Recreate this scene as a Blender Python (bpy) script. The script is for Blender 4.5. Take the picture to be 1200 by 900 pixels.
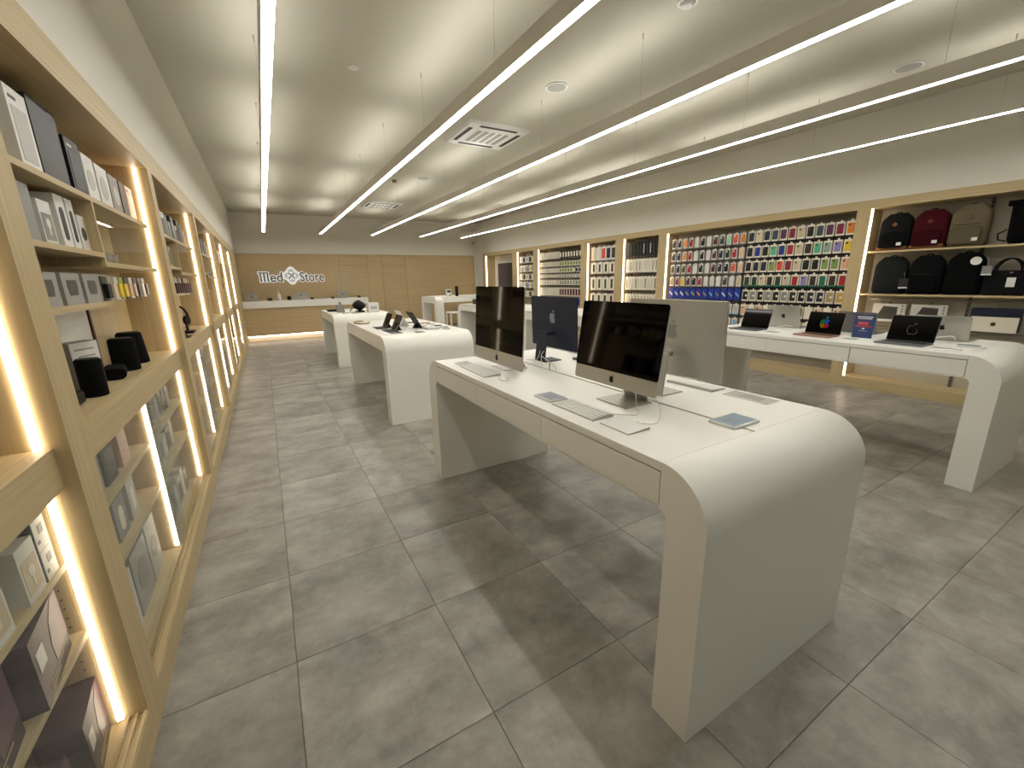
import bpy, math, random
from mathutils import Vector, Matrix

for o in list(bpy.data.objects):
    bpy.data.objects.remove(o)
scn = bpy.context.scene
COL = scn.collection
random.seed(7)
PI = math.pi

# ------------------------------------------------------------------ camera
CAM_H, CAM_F = 1.55, 489.9
yaw, pitch, roll = (math.radians(a) for a in (29.858, -14.151, -1.192))
fwd = Vector((math.sin(yaw)*math.cos(pitch), math.cos(yaw)*math.cos(pitch), math.sin(pitch)))
r0 = Vector((math.cos(yaw), -math.sin(yaw), 0)); u0 = r0.cross(fwd)
rgt = math.cos(roll)*r0 + math.sin(roll)*u0
upv = -math.sin(roll)*r0 + math.cos(roll)*u0
cd = bpy.data.cameras.new('camera'); cam = bpy.data.objects.new('camera', cd); COL.objects.link(cam)
cd.sensor_width = 36; cd.lens = CAM_F/1200*36; cd.clip_start = .02; cd.clip_end = 100
m = Matrix((rgt, upv, -fwd)).transposed().to_4x4(); m.translation = (0, 0, CAM_H)
cam.matrix_world = m
scn.camera = cam

def in_view(x, y, z, mar=30):
    v = Vector((x, y, z-CAM_H)); d = v.dot(fwd)
    if d < .05: return False
    px = 600+CAM_F*v.dot(rgt)/d; py = 450-CAM_F*v.dot(upv)/d
    return -mar < px < 1200+mar and -mar < py < 900+mar

# ------------------------------------------------------------------ world, exposure
w = bpy.data.worlds.new('world'); scn.world = w; w.use_nodes = True
w.node_tree.nodes['Background'].inputs[0].default_value = (.88, 1, .93, 1)
w.node_tree.nodes['Background'].inputs[1].default_value = .7
scn.view_settings.view_transform = 'Standard'; scn.view_settings.look = 'None'
scn.view_settings.gamma = 1; scn.view_settings.use_curve_mapping = False
scn.view_settings.exposure = -0.43
PEND_DOWN, PEND_UP, LED = 33.0, 23.5, 14.0
PEND_C, LED_C = (1, .978, .92), (1, .81, .60)

# ------------------------------------------------------------------ materials
def lin(c):
    if isinstance(c, str): c = tuple(int(c[i:i+2], 16)/255 for i in (0, 2, 4))
    return tuple((x/12.92 if x <= .04045 else ((x+.055)/1.055)**2.4) for x in c)
MATS = {}
def mat(name, c='808080', rough=.5, metal=0, spec=.35, coat=0, bump=None, vary=0):
    if name in MATS: return MATS[name]
    m = bpy.data.materials.new(name); m.use_nodes = True
    nt = m.node_tree; b = nt.nodes['Principled BSDF']
    col = lin(c)+(1,)
    b.inputs['Base Color'].default_value = col
    b.inputs['Roughness'].default_value = rough; b.inputs['Metallic'].default_value = metal
    b.inputs['Specular IOR Level'].default_value = spec
    b.inputs['Coat Weight'].default_value = coat
    tc = nt.nodes.new('ShaderNodeTexCoord')
    if vary:
        n = nt.nodes.new('ShaderNodeTexNoise'); n.inputs['Scale'].default_value = 6; n.inputs['Detail'].default_value = 3
        nt.links.new(tc.outputs['Object'], n.inputs['Vector'])
        r = nt.nodes.new('ShaderNodeValToRGB')
        r.color_ramp.elements[0].color = tuple(x*(1-vary) for x in col[:3])+(1,)
        r.color_ramp.elements[1].color = tuple(min(1, x*(1+vary)) for x in col[:3])+(1,)
        nt.links.new(n.outputs['Fac'], r.inputs['Fac']); nt.links.new(r.outputs['Color'], b.inputs['Base Color'])
    if bump:
        n = nt.nodes.new('ShaderNodeTexNoise'); n.inputs['Scale'].default_value = bump[0]; n.inputs['Detail'].default_value = 2
        nt.links.new(tc.outputs['Object'], n.inputs['Vector'])
        bp = nt.nodes.new('ShaderNodeBump'); bp.inputs['Strength'].default_value = bump[1]; bp.inputs['Distance'].default_value = .002
        nt.links.new(n.outputs['Fac'], bp.inputs['Height']); nt.links.new(bp.outputs['Normal'], b.inputs['Normal'])
    MATS[name] = m
    return m
def emis(name, c, s):
    if name in MATS: return MATS[name]
    m = bpy.data.materials.new(name); m.use_nodes = True; nt = m.node_tree
    nt.nodes.remove(nt.nodes['Principled BSDF'])
    e = nt.nodes.new('ShaderNodeEmission'); e.inputs[0].default_value = tuple(c)+(1,); e.inputs[1].default_value = s
    nt.links.new(e.outputs[0], nt.nodes['Material Output'].inputs['Surface']); MATS[name] = m
    return m
def wood(name, stretch, c1, c2):
    m = bpy.data.materials.new(name); m.use_nodes = True; nt = m.node_tree; b = nt.nodes['Principled BSDF']
    tc = nt.nodes.new('ShaderNodeTexCoord'); mp = nt.nodes.new('ShaderNodeMapping')
    mp.inputs['Scale'].default_value = stretch
    nt.links.new(tc.outputs['Object'], mp.inputs['Vector'])
    n = nt.nodes.new('ShaderNodeTexNoise'); n.inputs['Scale'].default_value = 1; n.inputs['Detail'].default_value = 5; n.inputs['Roughness'].default_value = .6
    nt.links.new(mp.outputs['Vector'], n.inputs['Vector'])
    r = nt.nodes.new('ShaderNodeValToRGB')
    r.color_ramp.elements[0].position = .3; r.color_ramp.elements[1].position = .72
    r.color_ramp.elements[0].color = lin(c1)+(1,); r.color_ramp.elements[1].color = lin(c2)+(1,)
    nt.links.new(n.outputs['Fac'], r.inputs['Fac']); nt.links.new(r.outputs['Color'], b.inputs['Base Color'])
    b.inputs['Roughness'].default_value = .5; b.inputs['Specular IOR Level'].default_value = .3
    MATS[name] = m
    return m
W1, W2 = 'b5a179', 'c8b38b'
wood_h = wood('wood_grain_along', (60, 1.2, 60), W1, W2)
wood_v = wood('wood_grain_upright', (60, 60, 1.2), W1, W2)
wood_x = wood('wood_grain_across', (1.0, 60, 45), 'b8a078', 'c8b18a')
def glass_mat(name, tint, base):
    m = bpy.data.materials.new(name); m.use_nodes = True; nt = m.node_tree
    nt.nodes.remove(nt.nodes['Principled BSDF'])
    t = nt.nodes.new('ShaderNodeBsdfTransparent'); t.inputs[0].default_value = tint+(1,)
    g = nt.nodes.new('ShaderNodeBsdfGlossy'); g.inputs['Roughness'].default_value = .02
    lw = nt.nodes.new('ShaderNodeLayerWeight'); lw.inputs['Blend'].default_value = .5
    pw = nt.nodes.new('ShaderNodeMath'); pw.operation = 'POWER'; pw.inputs[1].default_value = 4
    nt.links.new(lw.outputs['Facing'], pw.inputs[0])
    f = nt.nodes.new('ShaderNodeMapRange'); f.inputs[3].default_value = .035; f.inputs[4].default_value = base
    nt.links.new(pw.outputs[0], f.inputs[0])
    x = nt.nodes.new('ShaderNodeMixShader')
    nt.links.new(f.outputs[0], x.inputs[0]); nt.links.new(t.outputs[0], x.inputs[1]); nt.links.new(g.outputs[0], x.inputs[2])
    nt.links.new(x.outputs[0], nt.nodes['Material Output'].inputs['Surface']); MATS[name] = m
    return m
glass = glass_mat('clear_glass', (.97, .985, .975), .5)
acrylic = glass_mat('acrylic', (.985, .99, .985), .6)
white_wall = mat('painted_wall', 'e0dcd1', .85, spec=.2, bump=(120, .05))
ceil_m = mat('ceiling_paint', 'c6c2b3', .9, spec=.15)
tabw = mat('table_white', 'edebe3', .32, spec=.45)
tabin = mat('table_inner', '3f3c37', .7)
plast_w = mat('white_plastic', 'e6e5e0', .4)
alu = mat('aluminium', 'b9b6ae', .38, metal=.75)
alu_d = mat('space_grey_metal', '75767a', .42, metal=.7)
navy_m = mat('navy_metal', '232a3a', .45, metal=.3)
scr = mat('black_screen', '030303', .05, spec=.16)
blk = mat('black_plastic', '0d0d0d', .5, spec=.2)
fabric = mat('black_mesh_fabric', '0e0e0e', .9, spec=.1, bump=(900, .6))
housing = mat('lamp_housing', 'dedad2', .55)
steel = mat('steel', '8e8b84', .35, metal=.8)
peg = mat('grey_back_panel', '9c9587', .7)
pegd = mat('dark_back_panel', '2b2926', .7)
railw = mat('lilac_metal', '6c6763', .5, metal=.4)
darkgap = mat('dark_joint', '35332f', .8)
led_m = emis('led_diffuser', LED_C, LED)
dn_m = emis('lamp_diffuser_down', PEND_C, PEND_DOWN)
up_m = emis('lamp_diffuser_up', PEND_C, PEND_UP)
sign_m = emis('sign_halo', (1, .97, .88), .95)

def tile_mat():
    m = bpy.data.materials.new('concrete_tile'); m.use_nodes = True; nt = m.node_tree; b = nt.nodes['Principled BSDF']
    L = nt.links.new; N = nt.nodes.new
    tc = N('ShaderNodeTexCoord'); oi = N('ShaderNodeObjectInfo')
    k = N('ShaderNodeVectorMath'); k.operation = 'SCALE'; k.inputs['Scale'].default_value = 37
    cmb = N('ShaderNodeCombineXYZ'); L(oi.outputs['Random'], cmb.inputs[0]); L(oi.outputs['Random'], cmb.inputs[1]); L(oi.outputs['Random'], cmb.inputs[2])
    L(cmb.outputs[0], k.inputs[0])
    ad = N('ShaderNodeVectorMath'); ad.operation = 'ADD'; L(tc.outputs['Object'], ad.inputs[0]); L(k.outputs[0], ad.inputs[1])
    n1 = N('ShaderNodeTexNoise'); n1.inputs['Scale'].default_value = 4.2; n1.inputs['Detail'].default_value = 9; n1.inputs['Roughness'].default_value = .72; n1.inputs['Distortion'].default_value = .2
    L(ad.outputs[0], n1.inputs['Vector'])
    mp = N('ShaderNodeMapping'); mp.inputs['Scale'].default_value = (1.3, 3.6, 1); L(ad.outputs[0], mp.inputs['Vector'])
    n2 = N('ShaderNodeTexNoise'); n2.inputs['Scale'].default_value = 1.3; n2.inputs['Detail'].default_value = 6; L(mp.outputs[0], n2.inputs['Vector'])
    mx = N('ShaderNodeMix'); mx.data_type = 'FLOAT'; mx.inputs[0].default_value = .38
    L(n1.outputs['Fac'], mx.inputs[2]); L(n2.outputs['Fac'], mx.inputs[3])
    r = N('ShaderNodeValToRGB')
    e = r.color_ramp.elements; e[0].position = .37; e[0].color = lin('747069')+(1,); e[1].position = .63; e[1].color = lin('aba69d')+(1,)
    L(mx.outputs[0], r.inputs['Fac'])
    hs = N('ShaderNodeHueSaturation'); mr = N('ShaderNodeMapRange'); mr.inputs[3].default_value = .90; mr.inputs[4].default_value = 1.10
    L(oi.outputs['Random'], mr.inputs[0]); L(mr.outputs[0], hs.inputs['Value']); L(r.outputs['Color'], hs.inputs['Color'])
    L(hs.outputs['Color'], b.inputs['Base Color'])
    rr = N('ShaderNodeMapRange'); rr.inputs[3].default_value = .28; rr.inputs[4].default_value = .48; L(n1.outputs['Fac'], rr.inputs[0])
    L(rr.outputs[0], b.inputs['Roughness']); b.inputs['Specular IOR Level'].default_value = .45
    bp = N('ShaderNodeBump'); bp.inputs['Strength'].default_value = .12; bp.inputs['Distance'].default_value = .004
    L(n1.outputs['Fac'], bp.inputs['Height']); L(bp.outputs['Normal'], b.inputs['Normal'])
    return m
tile_m = tile_mat()

# ------------------------------------------------------------------ mesh helpers
class MB:
    def __init__(s): s.v = []; s.f = []; s.sm = []
    def add(s, vs, fs, M=None, smooth=False):
        b = len(s.v)
        for p in vs: s.v.append(tuple(M @ Vector(p)) if M else tuple(p))
        for f in fs: s.f.append([b+i for i in f]); s.sm.append(smooth)
        return s
    def box(s, x0, x1, y0, y1, z0, z1, M=None):
        return s.add([(x0,y0,z0),(x1,y0,z0),(x1,y1,z0),(x0,y1,z0),(x0,y0,z1),(x1,y0,z1),(x1,y1,z1),(x0,y1,z1)],
                     [(0,3,2,1),(4,5,6,7),(0,1,5,4),(1,2,6,5),(2,3,7,6),(3,0,4,7)], M)
    def prism(s, poly, a, b, axis='x', M=None, smooth=False):
        """poly: 2-D points in the two other axes (in xyz order), counter-clockwise or not; extruded a..b along axis"""
        def P(p, t):
            return {'x': (t, p[0], p[1]), 'y': (p[0], t, p[1]), 'z': (p[0], p[1], t)}[axis]
        n = len(poly); ar = sum(poly[i][0]*poly[(i+1)%n][1]-poly[(i+1)%n][0]*poly[i][1] for i in range(n))
        if (ar < 0) != (axis == 'y'): poly = poly[::-1]
        vs = [P(p, a) for p in poly]+[P(p, b) for p in poly]
        s.add(vs, [list(range(n))[::-1], [n+i for i in range(n)]], M)
        bs = len(s.v)-2*n
        for i in range(n):
            j = (i+1) % n; s.f.append([bs+i, bs+j, bs+n+j, bs+n+i]); s.sm.append(smooth)
        return s
    def cyl(s, c, r, h, n=16, r2=None, axis='z', M=None, smooth=True):
        r2 = r if r2 is None else r2; vs = []
        for k, (rr, t) in enumerate(((r, 0), (r2, h))):
            for i in range(n):
                a = 2*PI*i/n; p, q = rr*math.cos(a), rr*math.sin(a)
                vs.append({'z': (c[0]+p, c[1]+q, c[2]+t), 'x': (c[0]+t, c[1]+p, c[2]+q), 'y': (c[0]+q, c[1]+t, c[2]+p)}[axis])
        s.add(vs, [list(range(n))[::-1], [n+i for i in range(n)]], M)
        bs = len(s.v)-2*n
        for i in range(n):
            j = (i+1) % n; s.f.append([bs+i, bs+j, bs+n+j, bs+n+i]); s.sm.append(smooth)
        return s
    def tube(s, pts, r, n=6):
        pts = [Vector(p) for p in pts]; rings = []; pn = None
        for i, p in enumerate(pts):
            t = (pts[min(i+1, len(pts)-1)]-pts[max(i-1, 0)]).normalized()
            u = t.cross(Vector((0, 0, 1))) if pn is None else pn-t*pn.dot(t)
            if u.length < 1e-4: u = t.cross(Vector((1, 0, 0)))
            u.normalize(); pn = u; v = t.cross(u)
            rings.append([p+r*(math.cos(2*PI*k/n)*u+math.sin(2*PI*k/n)*v) for k in range(n)])
        vs = [q for R in rings for q in R]; fs = []
        for i in range(len(rings)-1):
            for k in range(n): fs.append((i*n+k, i*n+(k+1) % n, (i+1)*n+(k+1) % n, (i+1)*n+k))
        s.add(vs, fs, None, True)
        s.add([rings[0][k] for k in range(n)]+[rings[-1][k] for k in range(n)], [list(range(n))[::-1], list(range(n, 2*n))])
        return s
    def loft(s, rings, M=None, smooth=True, cap=True):
        n = len(rings[0]); vs = [q for R in rings for q in R]; fs = []
        for i in range(len(rings)-1):
            for k in range(n): fs.append((i*n+k, i*n+(k+1) % n, (i+1)*n+(k+1) % n, (i+1)*n+k))
        s.add(vs, fs, M, smooth)
        if cap: s.add(rings[0]+rings[-1], [list(range(n))[::-1], list(range(n, 2*n))], M, False)
        return s
    def mesh(s, name, m):
        me = bpy.data.meshes.new(name); me.from_pydata(s.v, [], s.f)
        me.polygons.foreach_set('use_smooth', s.sm); me.update()
        if m: me.materials.append(m)
        return me
    def build(s, name, m, parent=None, bevel=0, seg=2):
        return put(name, s.mesh(name, m), parent, bevel=bevel, seg=seg)

def put(name, me, parent=None, loc=None, rz=0, bevel=0, seg=2):
    o = bpy.data.objects.new(name, me); COL.objects.link(o)
    if parent: o.parent = parent
    if loc: o.location = loc
    if rz: o.rotation_euler.z = rz
    if bevel:
        b = o.modifiers.new('bevel', 'BEVEL'); b.width = bevel; b.segments = seg; b.limit_method = 'ANGLE'; b.angle_limit = .6
        b.harden_normals = False
    return o
def tag(o, label, cat, group=None, kind=None):
    if label: o['label'] = label
    if cat: o['category'] = cat
    if group: o['group'] = group
    if kind: o['kind'] = kind
    return o
def thing(name, label, cat, loc=(0, 0, 0), rz=0, group=None):
    return tag(put(name, None, None, loc, rz), label, cat, group)
def struct(o, label=None):
    o['kind'] = 'structure'
    if label: o['label'] = label
    return o
def dup(root, loc, rz, label, group=None):
    r = root.copy(); COL.objects.link(r); r.location = loc; r.rotation_euler.z = rz; r['label'] = label
    if group: r['group'] = group
    for ch in list(root.children):
        c = ch.copy(); COL.objects.link(c); c.parent = r
        for g in list(ch.children):
            d = g.copy(); COL.objects.link(d); d.parent = c
    return r
def rrect(w, h, r, n=5, cx=0, cy=0):
    pts = []
    for (sx, sy, a0) in ((1, 1, 0), (-1, 1, 90), (-1, -1, 180), (1, -1, 270)):
        for i in range(n+1):
            a = math.radians(a0+90*i/n)
            pts.append((cx+sx*(w/2-r)+r*math.cos(a), cy+sy*(h/2-r)+r*math.sin(a)))
    return pts
ORD = ['zeroth', 'first', 'second', 'third', 'fourth', 'fifth', 'sixth', 'seventh', 'eighth', 'ninth', 'tenth', 'eleventh', 'twelfth',
       'thirteenth', 'fourteenth', 'fifteenth', 'sixteenth', 'seventeenth', 'eighteenth', 'nineteenth', 'twentieth']
LOGO_B = [(0, .30), (.12, .36), (.25, .36), (.35, .30), (.40, .25), (.31, .17), (.27, .05), (.29, -.07), (.36, -.15), (.43, -.19), (.37, -.34), (.27, -.49), (.18, -.54),
          (.10, -.52), (0, -.48), (-.10, -.52), (-.18, -.54), (-.27, -.49), (-.37, -.32), (-.43, -.12), (-.43, .08), (-.37, .25), (-.25, .36), (-.12, .36)]
LOGO_L = [(-.01, .40), (.01, .50), (.08, .60), (.19, .65), (.19, .54), (.12, .44)]
def logo(mb, c, size, axis, a, b, mir=1):
    for P in (LOGO_B, LOGO_L):
        mb.prism([(c[0]+mir*p[0]*size, c[1]+p[1]*size) for p in P], a, b, axis)
    return mb

# ------------------------------------------------------------------ room shell
XL, XR, YB, YF, HC, WT = -.546, 6.872, 14.327, -3.2, 3.467, 2.43
LB, RB = -.805, 7.26      # backs of the niches
TS = .6145; TX0, TY0 = -.097, 2.316
struct(MB().box(LB-.1, RB+.1, YF-.2, YB+.1, -.06, -.004).build('floor', mat('tile_grout', '514e47', .8)))
floor = bpy.data.objects['floor']
tm = MB(); h = TS/2-.0008; c = .0015
tm.add([(-h, -h, -.006), (h, -h, -.006), (h, h, -.006), (-h, h, -.006), (-h, -h, -c), (h, -h, -c), (h, h, -c), (-h, h, -c), (-h+c, -h+c, 0), (h-c, -h+c, 0), (h-c, h-c, 0), (-h+c, h-c, 0)],
       [(0,1,5,4), (1,2,6,5), (2,3,7,6), (3,0,4,7), (4,5,9,8), (5,6,10,9), (6,7,11,10), (7,4,8,11), (8,9,10,11)])
tile_me = tm.mesh('tile', tile_m)
rest = MB(); cand = []
for i in range(-1, 12):
    for j in range(-9, 20):
        x, y = TX0+TS*(i+.5), TY0+TS*(j+.5)
        if y > YB-.1: continue
        vis = any(in_view(x+a*TS/2, y+b*TS/2, 0, 5) for a in (-1, 0, 1) for b in (-1, 0, 1)) and x+TS/2 > XL
        cand.append((not vis, x*x+y*y, x, y))
cand.sort()
for k, (nv, d, x, y) in enumerate(cand):
    y1 = 0
    if not nv and k < 298:
        put('tile', tile_me, floor, (x, y, 0))
    else:
        rest.add([(a+x, b+y, c2) for a, b, c2 in tm.v], tm.f)
rest.build('tile_field', tile_m, floor)['kind'] = 'stuff'

struct(MB().box(LB-.1, RB+.1, YF-.1, YB+.1, HC, HC+.1).build('ceiling', ceil_m))
wl = struct(MB().box(XL-.12, XL, YF, YB, WT, HC).build('wall_left', white_wall)); struct(MB().box(LB-.12, LB-.02, YF, YB, 0, HC).build('wall_left', white_wall))
wr = struct(MB().box(XR, XR+.12, YF, YB, WT, HC).build('wall_right', white_wall)); struct(MB().box(RB+.02, RB+.12, YF, YB, 0, HC).build('wall_right', white_wall)); struct(MB().box(XR, XR+.12, 13.862, YB, 0, WT-.001).build('wall_right', white_wall))
wb = struct(MB().box(LB, RB, YB, YB+.1, 0, HC).build('wall_back', white_wall))
front = struct(MB().box(LB, .6, YF-.1, YF, 0, HC).box(5.2, RB, YF-.1, YF, 0, HC).box(.6, 5.2, YF-.1, YF, 2.7, HC).build('wall_front', white_wall))
wf = struct(MB().box(.6, 5.2, YF-.1, YF-.02, 2.62, 2.7).box(.6, 5.2, YF-.1, YF-.02, 0, .06).box(.6, .66, YF-.1, YF-.02, .06, 2.62).box(5.14, 5.2, YF-.1, YF-.02, .06, 2.62).box(2.87, 2.93, YF-.1, YF-.02, .06, 2.62).build('window_1', alu))
MB().box(.66, 2.87, YF-.07, YF-.06, .06, 2.62).build('pane', glass, wf); MB().box(2.93, 5.14, YF-.07, YF-.06, .06, 2.62).build('pane', glass, wf)
# wood cladding on the back wall with flush doors
PT = 2.385; g = .0035; yb = YB-.03
clad = put('trim_1', None, None, (0, YB, 0)); struct(clad, 'light oak veneer cladding across the lower back wall')
def panel(x0, x1, z0, z1):
    MB().box(x0+g, x1-g, -.03, -.002, z0+g, z1-g).build('panel', wood_x, clad)
for x0, x1 in ((XL, 2.126), (2.97, 3.43), (4.21, 6.74)): panel(x0, x1, 0, PT)
panel(2.126, 2.97, 2.052, PT); panel(3.43, 4.21, 2.052, PT)
MB().box(XL, 6.74, -.008, -.001, 0, PT-.01).build('backing', mat('oak_edge', '6f5a3c', .7), clad)
for n, (x0, x1) in enumerate(((2.126, 2.97), (3.43, 4.21)), 1):
    d = put('door_%d' % n, None, None, (0, YB, 0)); struct(d, ['flush oak door behind the right end of the reception counter', 'flush oak door right of the reception counter'][n-1])
    MB().box(x0+g, x1-g, -.03, -.009, .004, 2.048).build('door_leaf', wood_x, d)

# ------------------------------------------------------------------ pendant linear lights
def linear_light(x, label):
    t = thing('linear_light', label, 'ceiling light', (x, 5, 2.86), group=None)
    y0, y1, hw, hh = -.30-5, 13.24-5, .034, .104
    mb = MB(); mb.box(-hw, -hw+.004, y0, y1, 0, hh).box(hw-.004, hw, y0, y1, 0, hh).box(-hw+.004, hw-.004, y0, y1, .03, hh-.046).box(-hw+.004, hw-.004, y0, y0+.004, 0, hh).box(-hw+.004, hw-.004, y1-.004, y1, 0, hh)
    mb.build('housing', housing, t)
    MB().box(-hw+.004, hw-.004, y0+.004, y1-.004, .001, .012).build('diffuser', dn_m, t)
    k = 0; y = y0+.35
    for mod in (-.80, 2.17, 5.13, 8.09, 11.05):
        a, b = max(mod+.33, -.2), min(mod+2.63, 13.15)
        MB().box(-hw+.005, hw-.005, a-5, b-5, hh-.044, hh-.036).build('upward_diffuser', up_m, t)
        for q in (.74, 2.22):
            wy = mod+q
            if wy < -.2 or wy > 13.1: continue
            wi = MB().tube([(0, wy-5, hh-.01), (0, wy-5, HC-2.86-.05)], .0009, 5).build('suspension_wire', steel, t)
            MB().cyl((0, wy-5, HC-2.86-.045), .0045, .045, 8).cyl((0, wy-5, HC-2.86-.004), .009, .004, 10).build('ceiling_gripper', alu, wi)
for x, l in ((.213, 'leftmost suspended linear lamp, hanging above the left aisle'), (1.588, 'second suspended linear lamp from the left, above the white desktop tables'),
             (2.976, 'middle one of the five suspended linear lamps'), (4.436, 'fourth suspended linear lamp from the left, over the laptop table'),
             (5.804, 'rightmost suspended linear lamp, nearest the phone case wall')):
    linear_light(x, l)

# ceiling fixtures
def cassette(y, label):
    t = thing('ceiling_air_conditioner', label, 'air conditioner', (2.95, y, HC))
    q = .46
    MB().loft([[(-q, -q, 0), (q, -q, 0), (q, q, 0), (-q, q, 0)], [(-q+.03, -q+.03, -.028), (q-.03, -q+.03, -.028), (q-.03, q-.03, -.028), (-q+.03, q-.03, -.028)]], smooth=False).build('face_frame', plast_w, t, .004)
    for (a, b, e, f) in ((-.27, .27, .33, .385), (-.27, .27, -.385, -.33), (.33, .385, -.27, .27), (-.385, -.33, -.27, .27)):
        v = MB().box(a, b, e, f, -.031, -.02).build('air_slot', blk, t)
    gr = MB().box(-.25, .25, -.25, .25, -.034, -.026).build('intake_grille', plast_w, t, .002)
    for k in range(5):
        x = -.2+k*.1
        MB().box(x-.032, x+.032, -.22, .22, -.037, -.033).build('louvre', mat('grey_louvre', '9a978f', .6), gr)
cassette(5.70, 'square ceiling air conditioner between second and third lamps, nearer one')
cassette(11.7, 'small-looking far ceiling air conditioner near the back wall')
def speaker(x, y, r, label):
    t = thing('ceiling_speaker', label, 'speaker', (x, y, HC))
    MB().cyl((0, 0, -.010), r, .010, 32).build('rim', plast_w, t)
    MB().cyl((0, 0, -.013), r*.86, .004, 28).build('grille', mat('speaker_grille', 'a3a199', .7), t)
speaker(2.92, 4.03, .115, 'round ceiling speaker nearest the camera, right of second lamp')
speaker(5.72, 2.10, .115, 'round ceiling speaker at upper right, above fourth lamp')
speaker(2.98, 8.5, .115, 'round ceiling speaker between the two air conditioners')
speaker(5.78, 10.5, .115, 'farthest round ceiling speaker, seen just over the fourth lamp')
t = thing('smoke_detector', 'white domed smoke detector at the top edge of the photo', 'smoke detector', (2.93, 2.45, HC))
MB().cyl((0, 0, -.02), .07, .02, 28).build('base', plast_w, t); MB().cyl((0, 0, -.045), .035, .026, 24, r2=.055).build('dome', plast_w, t)
t = thing('smoke_detector', 'tiny dark detector on the ceiling beyond the nearer air conditioner', 'smoke detector', (2.52, 8.85, HC))
MB().cyl((0, 0, -.05), .035, .05, 16, r2=.055).build('body', mat('beige_plastic', '9b8a62', .5), t)
t = thing('smoke_detector', 'small flat detector far along the ceiling right of leftmost lamp', 'smoke detector', (1.0, 4.55, HC))
MB().cyl((0, 0, -.012), .05, .012, 20).build('base', housing, t)
t = thing('security_camera', 'small white and black security camera in the far right corner', 'camera', (6.70, YB, 2.78))
MB().box(-.03, .03, -.10, 0, -.02, .02).build('mount', plast_w, t); MB().cyl((-.04, -.14, 0), .045, .12, 14, axis='x').build('camera_body', plast_w, t); MB().cyl((-.05, -.14, 0), .03, .012, 12, axis='x').build('lens', blk, t)
t = thing('wall_thermostat', 'small framed control panel on white wall left of the doorway', 'thermostat', (XR, 14.08, 1.62))
MB().box(-.012, 0, -.06, .06, -.14, .14).build('frame', housing, t); MB().box(-.015, -.011, -.04, .04, -.11, .11).build('panel', white_wall, t)

# ------------------------------------------------------------------ left wall cabinets
HD = 2.29   # underside of the header
RX = -.035  # rail set back from the stile face
PITCH = 2.13
bays = [(-2.51+PITCH*k, -.51+PITCH*k-.14+.01) for k in range(0)]
STL = [1.62+PITCH*k for k in range(-2, 6)]   # left face of each stile, .14 wide
def wall_cabinet(y0, y1, label, content, pst=None):
    """opening y0..y1; far stile y1..y1+.14 belongs to it"""
    t = thing('wall_cabinet', label, 'cabinet', (XL, y0, 0)); L = y1-y0; B = LB-XL
    P = lambda nm, mb, mt=wood_h, bev=0: mb.build(nm, mt, t, bev)
    P('stile', MB().box(-.08, 0, L, L+.14, 0, WT), wood_v)
    P('side_panel', MB().box(B, -.08, L, L+.07, .0, WT), wood_v)
    P('side_panel', MB().box(B, -.08, -.07, 0, .0, WT), wood_v)
    P('header', MB().box(-.08, 0, -.0, L, HD, WT))
    P('top_board', MB().box(B, -.08, 0, L, HD, HD+.02))
    P('plinth', MB().box(-.06, 0, 0, L, 0, .125))
    P('bottom_board', MB().box(B, -.06, 0, L, .105, .125))
    P('door_track', MB().box(-.058, -.048, 0, L, .125, .135).box(-.034, -.026, 0, L, .125, .135).box(-.012, -.002, 0, L, .125, .135))
    P('mid_rail', MB().box(RX-.04, RX, 0, L, .985, 1.108), wood_h, .0015)
    P('counter_board', MB().box(B, RX-.04, 0, L, 1.07, 1.108))
    P('back_panel', MB().box(B-.01, B, 0, L, .1, HD), wood_v)
    if pst:
        P('white_back_panel', MB().box(B, B+.006, .005, 1.20, 1.11, 1.60), white_wall)
        P('red_cable_strip', MB().box(B+.001, B+.009, 1.225, 1.245, 1.11, 1.60), mat('dark_red', '4a1214', .5))
    hm = MB()
    for q in range(24): hm.cyl((-.115, L-.0012, .17+q*.033), .0028, .0010, 6, axis='y')
    P('shelf_pin_holes', hm, mat('hole_brown', '4a3420', .8))
    mid = L*.5
    P('lower_divider', MB().box(B, -.065, mid-.02, mid+.02, .125, 1.07), wood_v)
    for a, b in ((0, mid-.02), (mid+.02, L)):
        P('lower_shelf', MB().box(B, -.08, a, b, .735, .755)); P('lower_shelf', MB().box(B, -.08, a, b, .49, .51))
    P('glass_door', MB().box(-.034, -.030, .0, mid+.05, .135, .985), glass)
    P('glass_door', MB().box(-.050, -.046, mid-.05, L, .135, .985), glass)
    P('upper_shelf', MB().box(B, -.055, 0, L-.03, 1.918, 1.940))
    P('upper_shelf', MB().box(B, -.055, 0, L*.44, 1.680, 1.700)); P('upper_shelf', MB().box(B, -.055, L*.44+.02, L-.02, 1.640, 1.662))
    P('upper_shelf', MB().box(B, -.055, 0, L*.42, 1.465, 1.485))
    P('upper_divider', MB().box(B, -.055, L*.44, L*.44+.02, 1.64, 1.918), wood_v)
    P('glass_front', MB().box(-.058, -.054, L*.44+.02, L-.03, 1.662, 1.918), glass)
    P('hook_rail', MB().box(B, B+.02, L*.44, L-.1, 1.600, 1.62), steel)
    for (yy, z0, z1) in ((L-.001, 1.11, HD-.002), (L-.001, .14, .965), (mid-.021, .14, .965)):
        s = P('led_strip', MB().box(-.072 if z0 > 1 else -.078, -.055 if z0 > 1 else -.061, yy-.010, yy, z0, z1), led_m)
        MB().box(-.082, -.05, yy-.003, yy-.0005, z0-.004, z1).build('profile', alu, s) if z0 < 0 else None
    return t
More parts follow.
